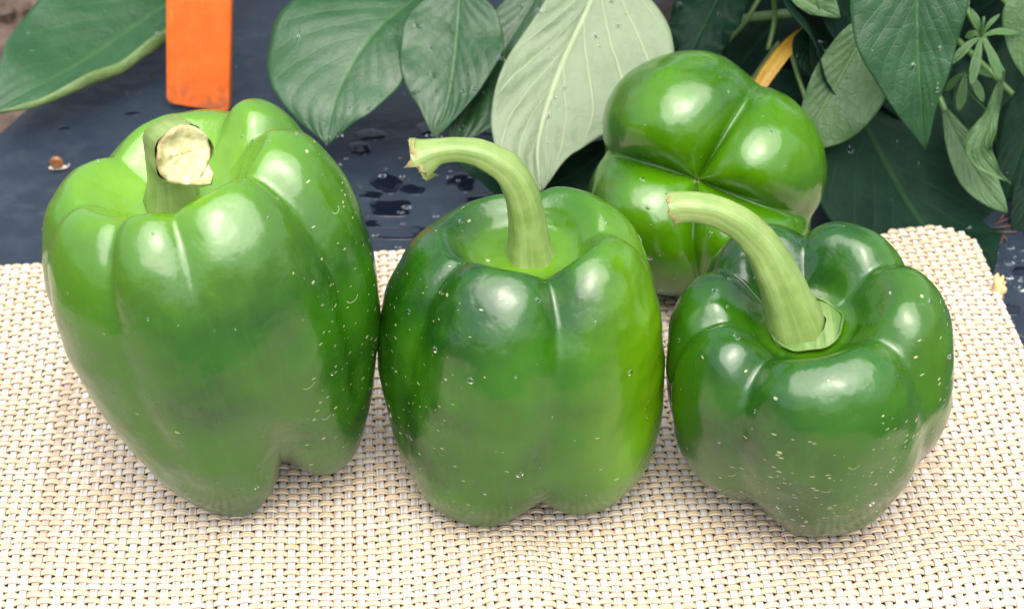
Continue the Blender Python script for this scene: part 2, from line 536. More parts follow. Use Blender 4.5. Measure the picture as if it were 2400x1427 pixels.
# bare dark soil in the planting hole of the sheet, right rear
th = np.linspace(0, 2 * math.pi, 40, endpoint=False)
rr = np.linspace(0.02, 1, 10)
hole = []
for q in rr:
    rad = q * (6.0 + 0.5 * np.sin(3 * th) + 0.3 * np.sin(7 * th + 1))
    x = 12.5 + 1.25 * rad * np.cos(th); y = 22.0 + rad * np.sin(th)
    z = hbed(x, y) + 0.05 + 0.55 * (1 - q ** 2) + 0.10 * rng.normal(size=len(th)) * (q < 0.97)
    hole.append(np.stack([x, y, z], -1))
V = np.concatenate(hole)
obj("planting_soil", mesh("planting_soil", V, grid_faces(10, 40, True), M_SOIL_DARK), kind="structure")

# ------------------------------------------------------------------ placemat
YAW = math.radians(4.0)
ca, sa_ = math.cos(YAW), math.sin(YAW)
SA, SB = 0.31, 0.255                       # warp and weft spacing
corner = at(2262, 572, z=1.0)              # back right corner region
# mat local axes: a along weft (right), b along warp (away)
AR = 15.75; BB = 8.85; RC = 1.6
AL = AR - 45.0; BF = BB - 31.0


def mat_xy(a, b):
    return a * ca - b * sa_, a * sa_ + b * ca


mat_root = thing("placemat", "beige woven vinyl placemat with a rounded corner lying under the four peppers", "placemat", (0, 0, 0))


def lim(v, lo, hi, r):
    """inset at coordinate v for the rounded corners"""
    d = max(lo + r - v, v - (hi - r), 0.0)
    d = min(d, r)
    return r - math.sqrt(max(r * r - d * d, 0.0))


wave = lambda q: np.tanh(1.5 * np.cos(q)) / math.tanh(1.5)
nW = int((BB - BF) / SB); nP = int((AR - AL) / SA)
TW, TP = 0.085, 0.055
for i in range(nW):
    b0 = BB - 0.09 - i * SB
    ins = lim(b0, BF, BB, RC)
    a0, a1 = AL + ins, AR - ins
    na = int((a1 - a0) / SA * 4) + 1
    a = np.linspace(a0, a1, na)
    zz = 0.047 * wave(math.pi * ((AR - 0.12 - a) / SA + i))
    prof = np.array([[-0.107, 0.0], [-0.077, 0.034], [0.0, 0.042], [0.077, 0.034], [0.107, 0.0], [0.0, -0.035]])
    wid = 1 + 0.04 * np.sin(a * 2.1 + i)
    bb = b0 + prof[None, :, 0] * wid[:, None] + 0.012 * np.sin(a * 0.9 + i * 1.7)[:, None]
    aa = np.repeat(a[:, None], 6, 1)
    x, y = mat_xy(aa, bb)
    z = hmat(x, y) + zz[:, None] + prof[None, :, 1]
    V = np.stack([x, y, z], -1).reshape(-1, 3)
    uv = np.stack([aa * 1.0, np.repeat(np.linspace(0, 1, 6)[None], na, 0)], -1).reshape(-1, 2)
    F = [grid_faces(na, 6, True), np.array([[5, 4, 3, 2, 1, 0]]), np.array([(na - 1) * 6 + np.arange(6)])]
    obj("weft_strand", mesh("weft_strand", V, F, M_WEFT, uv=uv), mat_root)
tx = np.linspace(-0.110, 0.110, 9)
prof_w = np.stack([tx, np.array([0.0, 0.03, 0.012, 0.034, 0.014, 0.034, 0.012, 0.03, 0.0])], -1)
prof_w = np.concatenate([prof_w, [[0.0, -0.025]]])
for j in range(nP):
    a0 = AR - 0.12 - j * SA
    ins = lim(a0, AL, AR, RC)
    b0, b1 = BF + ins, BB - ins
    nb = int((b1 - b0) / SB * 3) + 1
    b = np.linspace(b0, b1, nb)
    zz = -0.030 * np.cos(math.pi * ((BB - 0.09 - b) / SB + j))
    aa = a0 + prof_w[None, :, 0] + 0.012 * np.sin(b * 0.8 + j)[:, None]
    bb = np.repeat(b[:, None], 10, 1)
    x, y = mat_xy(aa, bb)
    z = hmat(x, y) + zz[:, None] + prof_w[None, :, 1]
    V = np.stack([x, y, z], -1).reshape(-1, 3)
    uv = np.stack([bb, np.repeat(np.r_[np.linspace(0.001, 0.999, 9), 0.5][None], nb, 0)], -1).reshape(-1, 2)
    F = [grid_faces(nb, 10, True)[:, ::-1]]
    obj("warp_strand", mesh("warp_strand", V, F, M_WARP, uv=uv), mat_root)

# ------------------------------------------------------------------ bell peppers


def basis(up, spin=0.0, xref=(1, 0, 0)):
    z = np.asarray(up, float); z /= np.linalg.norm(z)
    x = np.asarray(xref, float); x = x - z * np.dot(x, z); x /= np.linalg.norm(x)
    y = np.cross(z, x)
    M = np.stack([x, y, z], 1)
    c, s = math.cos(math.radians(spin)), math.sin(math.radians(spin))
    return M @ np.array([[c, -s, 0], [s, c, 0], [0, 0, 1]])


def lobe_field(lobes, th, q, pw=1.0):
    """lobes: (groove angle, radius scale, height add, groove depth); returns bulge 0..1, soft depth, scale and height per angle"""
    L = sorted(lobes, key=lambda l: l[0] % 360)
    A = np.array([(l[0] % 360, *l[1:]) for l in L], float)
    g = A[:, 0]
    k = (np.searchsorted(g, th, 'right') - 1) % len(g)
    nx = (k + 1) % len(g)
    s = ((th - g[k]) % 360) / ((g[nx] - g[k]) % 360)
    bulge = (1 - np.abs(2 * s - 1) ** q) ** pw
    dk = np.where(s < .5, A[k, 3], A[nx, 3])
    return bulge, dk, A[k, 1], A[k, 2]


def pepper_surface(top, bot, ridge, groove, q=2.4, qb=None, e0=0.16, eb=None, em=0.35, nt=120, nth=220, wob=0.10, seed=1.0, scale=1.0, twist=0.0, pw=1.0):
    """ridge/groove: matching rows (r, z) from the cavity floor over the rim and down to the blossom end;
    the shoulder lobes (top) run over into the lobes of the blossom end (bot)"""
    th = np.linspace(0, 360, nth, endpoint=False)
    R = spline(ridge, nt); G = spline(groove, nt)
    tt = np.linspace(0, 1, nt)
    H = max(r[1] for r in ridge)
    m = sstep(0.42, 0.78, tt)[:, None]
    mid_ = em * np.exp(-((tt - 0.58) / 0.20) ** 2)

    def soft(bulge, dk, e):
        e = e[:, None]
        b = (np.sqrt(bulge[None] ** 2 + e ** 2) - e) / (np.sqrt(1 + e ** 2) - e)
        return b, 1 - (1 - b) * dk[None]
    bt, dt, rt, ta = lobe_field(top, th, q)
    bb, db, rb, ba = lobe_field(bot, th, qb or q, pw)
    t0, tb = soft(bt, dt, e0 + mid_)
    b0, bbb = soft(bb, db, (eb or e0) + mid_)
    b = tb * (1 - m) + bbb * m
    sc_ = (1 + (rt[None] - 1) * t0) * (1 - m) + (1 + (rb[None] - 1) * b0) * m
    rr = (G[:, 0:1] * (1 - b) + R[:, 0:1] * b) * sc_
    zz = G[:, 1:2] * (1 - b) + R[:, 1:2] * b
    zz = zz + ta[None] * t0 * sstep(0.25 * H, H, zz) * sstep(0.08, 0.28, tt)[:, None] + ba[None] * b0 * sstep(0.45 * H, 0.0, zz) * sstep(1.0, 0.85, tt)[:, None]
    a = np.radians(th[None, :] + twist * tt[:, None])
    P = np.stack([rr * np.cos(a), rr * np.sin(a), zz], -1).reshape(-1, 3)
    nn = vnoise(P, 0.34, seed, 2)
    C = np.array([0, 0, H * 0.5])
    nn = nn + 0.55 * vnoise(P, 0.85, seed + 7, 2)
    D = P - C; D /= np.linalg.norm(D, axis=1)[:, None] + 1e-6
    amp = (wob * sstep(0.0, 0.12, tt) * sstep(1.0, 0.93, tt))[:, None].repeat(nth, 1).ravel()
    P = P + D * (nn * amp)[:, None]
    F = [grid_faces(nt, nth, True)[:, ::-1], np.array([np.arange(nth)]), np.array([((nt - 1) * nth + np.arange(nth))[::-1]])]
    T = tt[:, None].repeat(nth, 1).ravel()
    return P * scale, F, T, b.ravel()


def pin_to(P, base):
    return P - base


def uv_tube(n, ns):
    u = np.repeat(np.linspace(0, 1, ns, endpoint=False)[None], n, 0); v = np.repeat(np.linspace(0, 1, n)[:, None], ns, 1)
    return np.stack([u, v], -1).reshape(-1, 2)


def drop_mesh(r, flat=0.45, n=12, m=5, sx=1.0):
    th = np.linspace(0, 2 * math.pi, n, endpoint=False)
    ph = np.linspace(0, math.pi / 2 * 1.12, m)
    V = [np.array([[0, 0, r * flat]])]
    for p in ph[1:]:
        V.append(np.stack([r * sx * math.sin(p) * np.cos(th), r * math.sin(p) * np.sin(th), np.full(n, r * flat * math.cos(p))], -1))
    V = np.concatenate(V)
    tri = np.stack([np.zeros(n, int), 1 + np.arange(n), 1 + (np.arange(n) + 1) % n], -1)
    q = grid_faces(m - 1, n, True) + 1
    return V, [tri, q]


def scatter_drops(P, F, N, count, rmin, rmax, sel=None, seed=0):
    """beads of water on a surface given by points and normals; local cm"""
    r = np.random.default_rng(seed)
    idx = np.arange(len(P)) if sel is None else np.nonzero(sel)[0]
    parts = []
    for i in r.choice(idx, min(count, len(idx)), replace=False):
        nrm = N[i]
        M = basis(nrm, r.uniform(0, 360), (1, 0.1, 0.2))
        rad = rmin + (rmax - rmin) * r.random() ** 3
        V, f = drop_mesh(rad, 0.42, sx=r.uniform(0.8, 1.35))
        parts.append((V @ M.T + P[i] + nrm * 0.002, f))
    return join(parts)


def normals_grid(P, n, m, wrap):
    G = P.reshape(n, m, 3)
    du = np.gradient(G, axis=0)
    dv = (np.roll(G, -1, 1) - np.roll(G, 1, 1)) if wrap else np.gradient(G, axis=1)
    N = np.cross(dv, du)
    N /= np.linalg.norm(N, axis=2)[..., None] + 1e-9
    return N.reshape(-1, 3)


def make_pepper(label, loc, up, spin, surf, mat, pale, fleck, stem=None, drops=40, seed=1, xref=(1, 0, 0)):
    M = basis(up, spin, xref)
    P, F, T, b = pepper_surface(seed=seed * 3.3, **surf)
    nth = surf.get('nth', 220); nt = surf.get('nt', 120)
    # settle on the mat: lowest point touches it
    Wd = P @ M.T + np.asarray(loc)
    gap = (Wd[:, 2] - (hmat(Wd[:, 0], Wd[:, 1]) + 0.10)).min()
    loc = np.asarray(loc, float) - [0, 0, gap + 0.03]
    Wd = P @ M.T + loc
    root = thing("bell_pepper", label, "bell pepper", loc, M)
    me = mesh("pepper_body", P, F, mat, attrs={"pale": pale(P, T, b, Wd), "fleck": fleck(P, T, b, Wd)})
    obj("pepper_body", me, root)
    N = normals_grid(P, nt, nth, True)
    if np.mean(np.sum(N * (P - P.mean(0)), 1)) < 0:
        N = -N
    sel = ((N @ M.T)[:, 2] > -0.35) & ((N @ M.T)[:, 1] < 0.3) & (T > 0.12)
    if drops:
        V, f = scatter_drops(P, F, N, drops, 0.02, 0.10, sel, seed)
        obj("water_drops", mesh("water_drops", V, f, M_WATER), root, kind="stuff")
    to_local = lambda Q: (np.asarray(Q, float) - loc) @ M
    return root, M, loc, to_local


def default_cav(P, T, b, W):
    return 0.75 * sstep(0.17, 0.03, T)


# --- middle pepper
mid_ridge = [(0.05, 7.3), (1.4, 7.37), (1.85, 7.95), (2.35, 8.42), (3.1, 8.1), (3.7, 6.95), (4.02, 5.3), (4.05, 3.2), (3.8, 1.35), (2.95, 0.15), (1.7, 0.2), (0.6, 0.9), (0.03, 1.2)]
mid_groove = [(0.05, 7.3), (1.25, 7.33), (1.6, 7.6), (2.0, 7.78), (2.6, 7.4), (3.2, 6.5), (3.62, 5.1), (3.62, 3.2), (3.2, 1.5), (2.3, 0.8), (1.3, 0.8), (0.5, 1.1), (0.03, 1.25)]
mid_surf = dict(top=[(-70, 0.98, 0.0, 1.0), (8, 0.97, -0.5, 0.9), (88, 0.95, -1.0, 1.0), (165, 1.0, -0.75, 0.7), (222, 1.02, 0.0, 0.75)],
                bot=[(-70, 1.0, 0.02, 1.0), (18, 1.0, 0.2, 0.9), (100, 1.0, 0.3, 0.9), (196, 1.0, 0.0, 0.8)],
                ridge=mid_ridge, groove=mid_groove, q=2.7, qb=2.4, eb=0.12, em=0.16, twist=-14)
M_PEP_MID = mat_pepper("pepper_skin_middle", (0.0040, 0.0374, 0.0018), (0.0202, 0.0935, 0.0010), (0.1187, 0.2750, 0.0028), 1.0, 2.0)


def fleck_mid(P, T, b, W):
    return 0.03 + 0.34 * sstep(-1.0, 3.4, -(W[:, 0])) + 0.10 * sstep(5.5, 2.0, P[:, 2])


mid, MM, mloc, ml = make_pepper("middle upright green bell pepper with a long stem hooked to the left", (0.33, -1.95, 0.3), (0.0, 0.03, 1), 0,
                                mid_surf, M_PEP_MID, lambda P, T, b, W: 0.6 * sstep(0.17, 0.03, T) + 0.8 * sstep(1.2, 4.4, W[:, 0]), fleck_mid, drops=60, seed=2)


def add_stem(root, to_local, pts, mat=M_STEM, ridges=0.05, nr=5, cut=None, name="stem", ns=26, n=60):
    """pts rows: world x, y, z, radius"""
    Q = np.array(pts, float)
    S = spline(Q, n)
    path = np.array([to_local(p) for p in S[:, :3]])
    V, F = tube(path, S[:, 3], ns, ridges, nr)
    F = F[:2]                                   # the far end is closed by its own cut face
    V = V + 0.018 * vnoise(V, 2.2, 5.0, 3)[:, None] * np.array([1, 1, .4])
    o = obj(name, mesh(name, V, F, mat, uv=uv_tube(n, ns)), root)
    return o, path, S


def stem_pts(base, rows):
    """rows (px, py, dy from base, radius px) -> world x,y,z,r"""
    out = []
    for px, py, dy, r in rows:
        p = at(px, py, y=base[1] + dy)
        out.append((*p, 0.94 * r / pxcm(p)))
    return out


mbase = MM @ np.array([0, 0, 7.2]) + mloc
ms, path, S = add_stem(mid, ml, stem_pts(mbase, [(1248, 668, 0.0, 86), (1246, 630, 0.0, 76), (1242, 590, 0.0, 58), (1238, 540, 0.0, 48), (1226, 470, 0.05, 43),
                                               (1196, 408, 0.1, 40), (1140, 366, 0.1, 35), (1080, 352, 0.1, 31), (1030, 356, 0.1, 32), (1002, 366, 0.1, 44), (984, 374, 0.1, 56)]), ridges=0.07)


def cut_end(name, root, to_local, ctr, nrm, r, mat, rag=0.18, n=28, sx=1.0, up=None, deep=0.06, seed=3, tip=0.0):
    """ragged cut face of a stem: concave pith with an uneven raised rim; ctr, nrm in world cm"""
    M = basis(nrm, 0, (1, 0, 0) if up is None else up)
    rr = np.random.default_rng(seed)
    th = np.linspace(0, 2 * math.pi, n, endpoint=False)
    rows, rim = [], []
    jag = rag * rr.normal(size=n) * r
    lobe = 1 + tip * np.exp(-((th - math.radians(308)) / 0.34) ** 2)
    for q, z in ((0.98, -0.12), (1.04, 0.02), (0.93, 0.05), (0.80, 0.0), (0.62, -deep), (0.35, -deep * 1.2), (0.02, -deep * 1.1)):
        zz = z + (jag if q > 0.85 and z > 0 else 0.3 * jag * q) + 0.02 * rr.normal(size=n) * (q > .1)
        rim.append(float(sstep(0.72, 0.96, q)) * (0.45 + 0.55 * np.cos(th - 2.4)))
        rows.append(np.stack([q * r * sx * lobe * np.cos(th), q * r * lobe * np.sin(th), zz], -1))
    V = np.concatenate(rows) @ M.T + np.asarray(ctr)
    V = np.array([to_local(v) for v in V])
    return obj(name, mesh(name, V, grid_faces(len(rows), n, True), mat, attrs={"rim": np.concatenate(rim)}), root)


def mat_cut(name, pith, rim):
    b = NB(name)
    c = b.coord()
    n = b.noise(c, 3.5, 5.0, 0.65)
    n2 = b.noise(c, 1.2, 2.0)
    base = b.mix(b.ramp(n, 0.35, 0.68), pith, rim)
    base = b.mix(b.math('MULTIPLY', b.ramp(n2, 0.5, 0.7), 0.4), base, (0.46, 0.45, 0.25))
    base = b.mix(b.math('MULTIPLY', b.attr("rim"), 0.75, clamp=True), base, (0.22, 0.15, 0.06))
    b.p(Base_Color=base, Roughness=0.6, Normal=b.bump(n, 0.5, 0.0012))
    b.b.inputs["Subsurface Weight"].default_value = 0.2
    b.b.inputs["Subsurface Scale"].default_value = 0.003
    return b.m


M_CUT = mat_cut("cut_pith_green", (0.2772, 0.3432, 0.0924), (0.1980, 0.2772, 0.0660))
M_CUT_PALE = mat_cut("cut_pith_pale", (0.62, 0.60, 0.34), (0.44, 0.42, 0.16))
e1 = np.array(S[-1][:3]); d1 = np.array(S[-1][:3]) - np.array(S[-4][:3])
cut_end("cut_end", ms, ml, e1, d1, S[-1][3] * 0.98, M_CUT, 0.16)

# --- left pepper
lef_ridge = [(0.05, 9.15), (1.25, 9.2), (1.9, 9.7), (2.65, 10.2), (3.55, 9.6), (4.17, 8.1), (4.3, 6.1), (4.02, 3.9), (3.45, 1.8), (2.4, 0.15), (1.2, 0.4), (0.45, 1.2), (0.03, 1.5)]
lef_groove = [(0.05, 9.15), (1.2, 9.18), (1.7, 9.45), (2.45, 9.85), (3.33, 9.25), (3.93, 7.9), (4.0, 5.9), (3.45, 3.9), (2.65, 2.2), (1.65, 1.35), (0.95, 1.3), (0.35, 1.5), (0.03, 1.55)]
lef_surf = dict(top=[(-80, 1.0, 0.30, 0.35), (-26, 1.03, 0.38, 0.85), (26, 0.98, 0.55, 0.95), (60, 0.97, 0.0, 0.5), (138, 1.0, -0.05, 0.9), (200, 1.0, 0.08, 0.9), (248, 1.0, 0.22, 0.5)],
                bot=[(-66, 1.0, 0.28, 1.0), (22, 1.0, 0.4, 0.9), (105, 1.0, 0.3, 0.9), (196, 1.0, 0.0, 0.6)],
                ridge=lef_ridge, groove=lef_groove, q=2.8, qb=2.3, em=0.15, e0=0.18, eb=0.12)
M_PEP_LEF = mat_pepper("pepper_skin_left", (0.0052, 0.0416, 0.0036), (0.0178, 0.0850, 0.0018), (0.1283, 0.2850, 0.0140), 1.0, 7.0)


def fleck_lef(P, T, b, W):
    return 0.03 + 0.50 * sstep(-6.0, -4.0, W[:, 0]) + 0.05 * sstep(6.0, 2.0, P[:, 2])


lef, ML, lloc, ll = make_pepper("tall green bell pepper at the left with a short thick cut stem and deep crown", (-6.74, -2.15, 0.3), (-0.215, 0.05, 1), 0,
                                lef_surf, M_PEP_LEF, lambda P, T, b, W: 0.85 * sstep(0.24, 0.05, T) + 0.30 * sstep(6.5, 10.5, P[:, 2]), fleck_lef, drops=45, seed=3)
lbase = ML @ np.array([0.0, 0.0, 8.7]) + lloc
ls, path, S = add_stem(lef, ll, stem_pts(lbase, [(404, 476, 0.0, 72), (400, 432, 0.0, 60), (394, 395, 0.0, 55), (392, 362, -0.12, 56), (394, 344, -0.5, 62), (402, 340, -1.0, 70), (430, 364, -1.7, 78)]), ridges=0.06)
e1 = np.array(S[-1][:3])
cut_end("cut_end", ls, ll, e1, e1 - np.array(S[-5][:3]), S[-1][3] * 1.0, M_CUT_PALE, 0.10, sx=0.9, deep=0.10, seed=5, tip=0.5)

# --- right pepper
rig_ridge = [(0.05, 5.8), (1.2, 5.85), (1.75, 6.5), (2.45, 7.05), (3.25, 6.75), (3.82, 5.6), (3.97, 4.0), (3.8, 2.5), (3.25, 1.1), (2.2, 0.1), (1.25, 0.35), (0.5, 0.9), (0.03, 1.1)]
rig_groove = [(0.05, 5.8), (1.15, 5.8), (1.5, 6.0), (2.15, 6.45), (2.95, 6.2), (3.48, 5.15), (3.62, 3.9), (3.4, 2.5), (2.65, 1.25), (1.6, 0.7), (0.9, 0.8), (0.4, 1.0), (0.03, 1.15)]
rig_surf = dict(top=[(-125, 1.02, 0.05, 1.0), (-38, 1.0, 0.1, 0.9), (30, 1.0, 0.0, 0.8), (85, 1.0, -0.05, 0.9), (140, 0.96, -0.05, 0.9), (188, 0.97, 0.0, 0.8)],
                bot=[(-125, 1.02, -0.02, 1.0), (-38, 1.0, 0.12, 1.0), (55, 1.0, 0.2, 0.9), (140, 1.0, 0.15, 1.0)],
                ridge=rig_ridge, groove=rig_groove, q=2.7, qb=2.4, em=0.16, eb=0.14)
M_PEP_RIG = mat_pepper("pepper_skin_right", (0.0036, 0.0340, 0.0036), (0.0153, 0.0765, 0.0014), (0.1045, 0.2500, 0.0028), 1.0, 11.0)


def fleck_rig(P, T, b, W):
    return 0.08 + 0.95 * sstep(6.4, 2.4, W[:, 2]) * sstep(4.8, 7.6, W[:, 0]) + 0.12 * sstep(9, 11, W[:, 0])


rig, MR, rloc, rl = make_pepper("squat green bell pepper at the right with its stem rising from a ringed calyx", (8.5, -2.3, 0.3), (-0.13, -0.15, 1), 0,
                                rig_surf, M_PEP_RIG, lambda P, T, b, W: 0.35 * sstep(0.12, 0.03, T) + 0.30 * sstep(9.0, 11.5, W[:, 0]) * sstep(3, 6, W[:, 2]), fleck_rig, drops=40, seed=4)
rbase = MR @ np.array([0.0, 0.0, 5.65]) + rloc
rs_, path, S = add_stem(rig, rl, stem_pts(rbase, [(1868, 800, 0.0, 72), (1866, 770, 0.0, 72), (1856, 735, 0.0, 68), (1842, 695, 0.0, 60), (1822, 645, 0.05, 54), (1786, 580, 0.15, 46),
                                                (1738, 530, 0.2, 42), (1682, 498, 0.2, 39), (1630, 486, 0.2, 38), (1592, 486, 0.2, 40), (1575, 490, 0.2, 42)]), ridges=0.06)
e1 = np.array(S[-1][:3]); d1 = np.array(S[-1][:3]) - np.array(S[-4][:3])
cut_end("cut_end", rs_, rl, e1, d1, S[-1][3] * 0.96, M_CUT, 0.10, seed=8)
# calyx: a thin raised ring round the stem foot
th = np.linspace(0, 2 * math.pi, 61)
rad = 0.97 + 0.025 * np.sin(5 * th + 0.6) + 0.015 * np.sin(9 * th)
ringp = np.stack([0.02 + rad * np.cos(th), rad * np.sin(th), 5.93 + 0.03 * np.sin(5 * th + 2)], -1)
V, F = tube(ringp, np.full(61, 0.040), 8, cap=False)
d = []
for q in np.linspace(1.0, 0.55, 6):
    d.append(np.stack([0.02 + rad * q * np.cos(th), rad * q * np.sin(th), np.full(61, 5.91 + 0.1 * (1 - q))], -1))
V2 = np.concatenate(d)
Vc, Fc = join([(V, F), (V2, [grid_faces(6, 61)[:, ::-1]])])
obj("calyx", mesh("calyx", Vc, Fc, M_CALYX, uv=np.zeros((len(Vc), 2)) + Vc[:, :2] * 0.1), rig)

# --- back pepper, lying with its blossom end to the camera
bac_ridge = [(0.05, 5.2), (1.0, 5.3), (1.5, 5.8), (2.2, 6.1), (2.95, 5.5), (3.5, 4.5), (3.85, 3.4), (3.95, 2.3), (3.55, 1.0), (2.8, 0.05), (1.9, -0.32), (1.0, -0.10), (0.42, 0.45), (0.03, 1.0)]
bac_groove = [(0.05, 5.2), (0.9, 5.25), (1.25, 5.5), (1.85, 5.7), (2.55, 5.2), (3.1, 4.3), (3.4, 3.4), (3.35, 2.5), (2.9, 1.6), (2.1, 1.05), (1.35, 0.92), (0.75, 0.92), (0.35, 0.98), (0.03, 1.05)]
bac_l = [(-66, 0.97, 0.05, 1.0), (14, 1.0, 0.22, 1.0), (84, 1.0, 0.05, 0.85), (190, 1.05, -0.05, 1.0)]
bac_surf = dict(top=[(a_, b_, 0.0, d_) for a_, b_, c_, d_ in bac_l], bot=bac_l, ridge=bac_ridge, groove=bac_groove, e0=0.07, em=0.14, q=2.2, pw=0.7, scale=0.985, twist=10)
M_PEP_BAC = mat_pepper("pepper_skin_back", (0.0085, 0.057, 0.0008), (0.033, 0.120, 0.0005), (0.105, 0.235, 0.001), 0.5, 17.0, 0.0)
d_b = np.array([-0.25, -0.80, 0.57]); d_b /= np.linalg.norm(d_b)
bac, MB_, bloc, bl = make_pepper("bell pepper lying at the back, lobed blossom end towards the viewer", (5.35, 5.0, 5.0), -d_b, 0,
                                 bac_surf, M_PEP_BAC, lambda P, T, b, W: 0.15 * b, lambda P, T, b, W: 0.10 + 0 * T, drops=30, seed=6)
bb0 = MB_ @ np.array([0, 0, 5.1]) + bloc
bdir = MB_ @ np.array([0, 0, 1.0])
add_stem(bac, bl, [(*(bb0), 0.8), (*(bb0 + bdir * 0.8), 0.55), (*(bb0 + bdir * 1.8 + [0, 0, 0.1]), 0.45), (*(bb0 + bdir * 2.8 + [0.3, 0, 0.6]), 0.45)], n=30)
# dark blossom scar in the middle of the lobes
V, F = drop_mesh(0.09, 0.6, 10, 4)
obj("blossom_scar", mesh("blossom_scar", V * [1, 1, -1] + [0, 0, 1.0], F, mat_plain("scar_brown", (0.10, 0.07, 0.02), 0.8)), bac)

# ------------------------------------------------------------------ leaves


def leaf_mesh(mid, wl, wr, nrm, tops=LEAF_TOP, unders=LEAF_UNDER, fold=0.12, curl_l=0.0, curl_r=0.0, ripple=0.05, pucker=0.028, nu=64, nv=33, seed=0, thick=0.022, cup=0.0, rfreq=3.0):
    """mid (k,3) world cm; wl/wr rows (t, width cm) to the left / right in the picture; nrm upper-side hint"""
    M = spline(mid, nu)
    T = np.gradient(M, axis=0); T /= np.linalg.norm(T, axis=1)[:, None]
    nh = np.asarray(nrm, float)
    nh = np.broadcast_to(nh, (nu, 3)) if nh.ndim == 1 else spline(nh, nu)
    S = np.cross(nh, T); S /= np.linalg.norm(S, axis=1)[:, None]
    sgn = 1.0 if np.mean(S[:, 0]) > 0 else -1.0
    N = np.cross(T, S); N /= np.linalg.norm(N, axis=1)[:, None]
    if np.mean(np.sum(N * nh, 1)) < 0:
        N = -N
    S = S * sgn                                             # S points to picture right
    t = np.linspace(0, 1, nu)
    f = lambda rows: np.maximum(np.interp(t, *np.array([spline(np.array([[a, b] for a, b in rows]), 80)[:, 0], spline(np.array([[a, b] for a, b in rows]), 80)[:, 1]])), 0.004)
    WL, WR = f(wl), f(wr)
    v = np.linspace(-1, 1, nv)
    V = np.zeros((nu, nv, 3))
    c = nv // 2
    dv = 2.0 / (nv - 1)
    for side, Wd, curl in ((-1, WL, curl_l), (1, WR, curl_r)):
        pos = np.zeros((nu, 2))
        V[:, c] = M
        for k in range(1, c + 1):
            a = (k - 0.5) * dv
            cl_ = curl(t) if callable(curl) else curl
            ph = fold + cup * a + cl_ * sstep(0.55, 1.0, a)
            pos[:, 0] += Wd * dv * np.cos(ph); pos[:, 1] += Wd * dv * np.sin(ph)
            V[:, c + side * k] = M + S * (side * pos[:, 0])[:, None] + N * pos[:, 1][:, None]
    rg = np.random.default_rng(seed + 11)
    p1, p2 = rg.uniform(0, 6.28, 2)
    av = np.abs(v)[None, :]
    tt = t[:, None]
    rip = ripple * np.sin(2 * math.pi * rfreq * tt + np.where(v > 0, p1, p2)[None, :]) * av ** 2 * np.sin(math.pi * np.clip(tt, 0, 1)) ** 0.5
    lat = np.abs(((tt - 0.46 * av ** 0.72) * 8 + np.where(v > 0, 0.42, 0)[None, :]) % 1 - 0.5) * 2
    puck = pucker * (np.cos(lat * math.pi) * -0.5 + 0.5) * np.clip(av * 4, 0, 1) * np.clip((1 - av) * 4, 0, 1) - pucker * 0.9 * np.exp(-(av / 0.06) ** 2)
    nz = vnoise(V.reshape(-1, 3), 0.8, seed * 1.37, 3).reshape(nu, nv) * pucker * 1.2
    V = V + N[:, None, :] * rip[..., None]
    NS = normals_grid(V.reshape(-1, 3), nu, nv, False)
    if np.sum(NS * np.repeat(N, nv, 0)) < 0:
        NS = -NS
    V = V + NS.reshape(nu, nv, 3) * (puck + nz)[..., None]
    uv = np.stack([np.repeat(t[:, None], nv, 1), np.repeat((v[None] + 1) / 2, nu, 0)], -1).reshape(-1, 2)
    top = V.reshape(-1, 3)
    NN = normals_grid(top, nu, nv, False)
    if np.sum(NN * np.repeat(N, nv, 0)) < 0:
        NN = -NN
    bot = top - NS * thick
    F1 = grid_faces(nu, nv)
    # winding: make the top face along NN
    a, b, d = top[F1[0, 0]], top[F1[0, 1]], top[F1[0, 3]]
    mid_f = F1[len(F1) // 2]
    fn = np.cross(top[mid_f[1]] - top[mid_f[0]], top[mid_f[3]] - top[mid_f[0]])
    if np.dot(fn, NN[mid_f[0]]) < 0:
        F1 = F1[:, ::-1]
    F2 = F1[:, ::-1] + nu * nv
    ring = np.concatenate([np.arange(nv), np.arange(1, nu) * nv + nv - 1, (nu - 1) * nv + np.arange(nv - 2, -1, -1), np.arange(nu - 2, 0, -1) * nv])
    nxt = np.roll(ring, -1)
    F3 = np.stack([ring, nxt, nxt + nu * nv, ring + nu * nv], -1)
    Vv = np.concatenate([top, bot])
    fm = np.concatenate([np.zeros(len(F1)), np.ones(len(F2)), np.zeros(len(F3))]).astype(int)
    me = mesh("leaf", Vv, [np.concatenate([F1, F2, F3])], [tops, unders], fm, uv=np.concatenate([uv, uv]))
    return me, top, NN


def px_leaf(parent, mids, wl, wr, nrm=(0, -0.55, 0.83), name="leaf", label=None, drops=0, fs=1.0, **kw):
    """mids rows (px, py, y); wl/wr rows (t, width in photograph px)"""
    m = np.array([at(a, b, y=c) for a, b, c in mids])
    k = pxcm(m.mean(0)) * fs
    me, top, NN = leaf_mesh(m, [(t, w / k) for t, w in wl], [(t, w / k) for t, w in wr], nrm, **kw)
    o = obj(name, me, parent)
    if label:
        o["label"] = label
    if parent is not None:
        o.matrix_parent_inverse = parent.matrix_world.inverted()
    if drops:
        flip = -1 if kw.get("tops") in () else 1
        face = (np.sum(NN * (CAM - top), 1) > 0)
        Ns = np.where(face[:, None], NN, -NN)
        Pts = np.where(face[:, None], top, top - NN * 0.022)
        V, f = scatter_drops(Pts, None, Ns, drops, 0.03, 0.16, None, len(bpy.data.objects))
        d = obj("water_drops", mesh("water_drops", V, f, M_WATER), o, kind="stuff")
    return o, m


def world_parent(o, parent):
    o.parent = parent
    o.matrix_parent_inverse = Matrix.Translation(-parent.location)


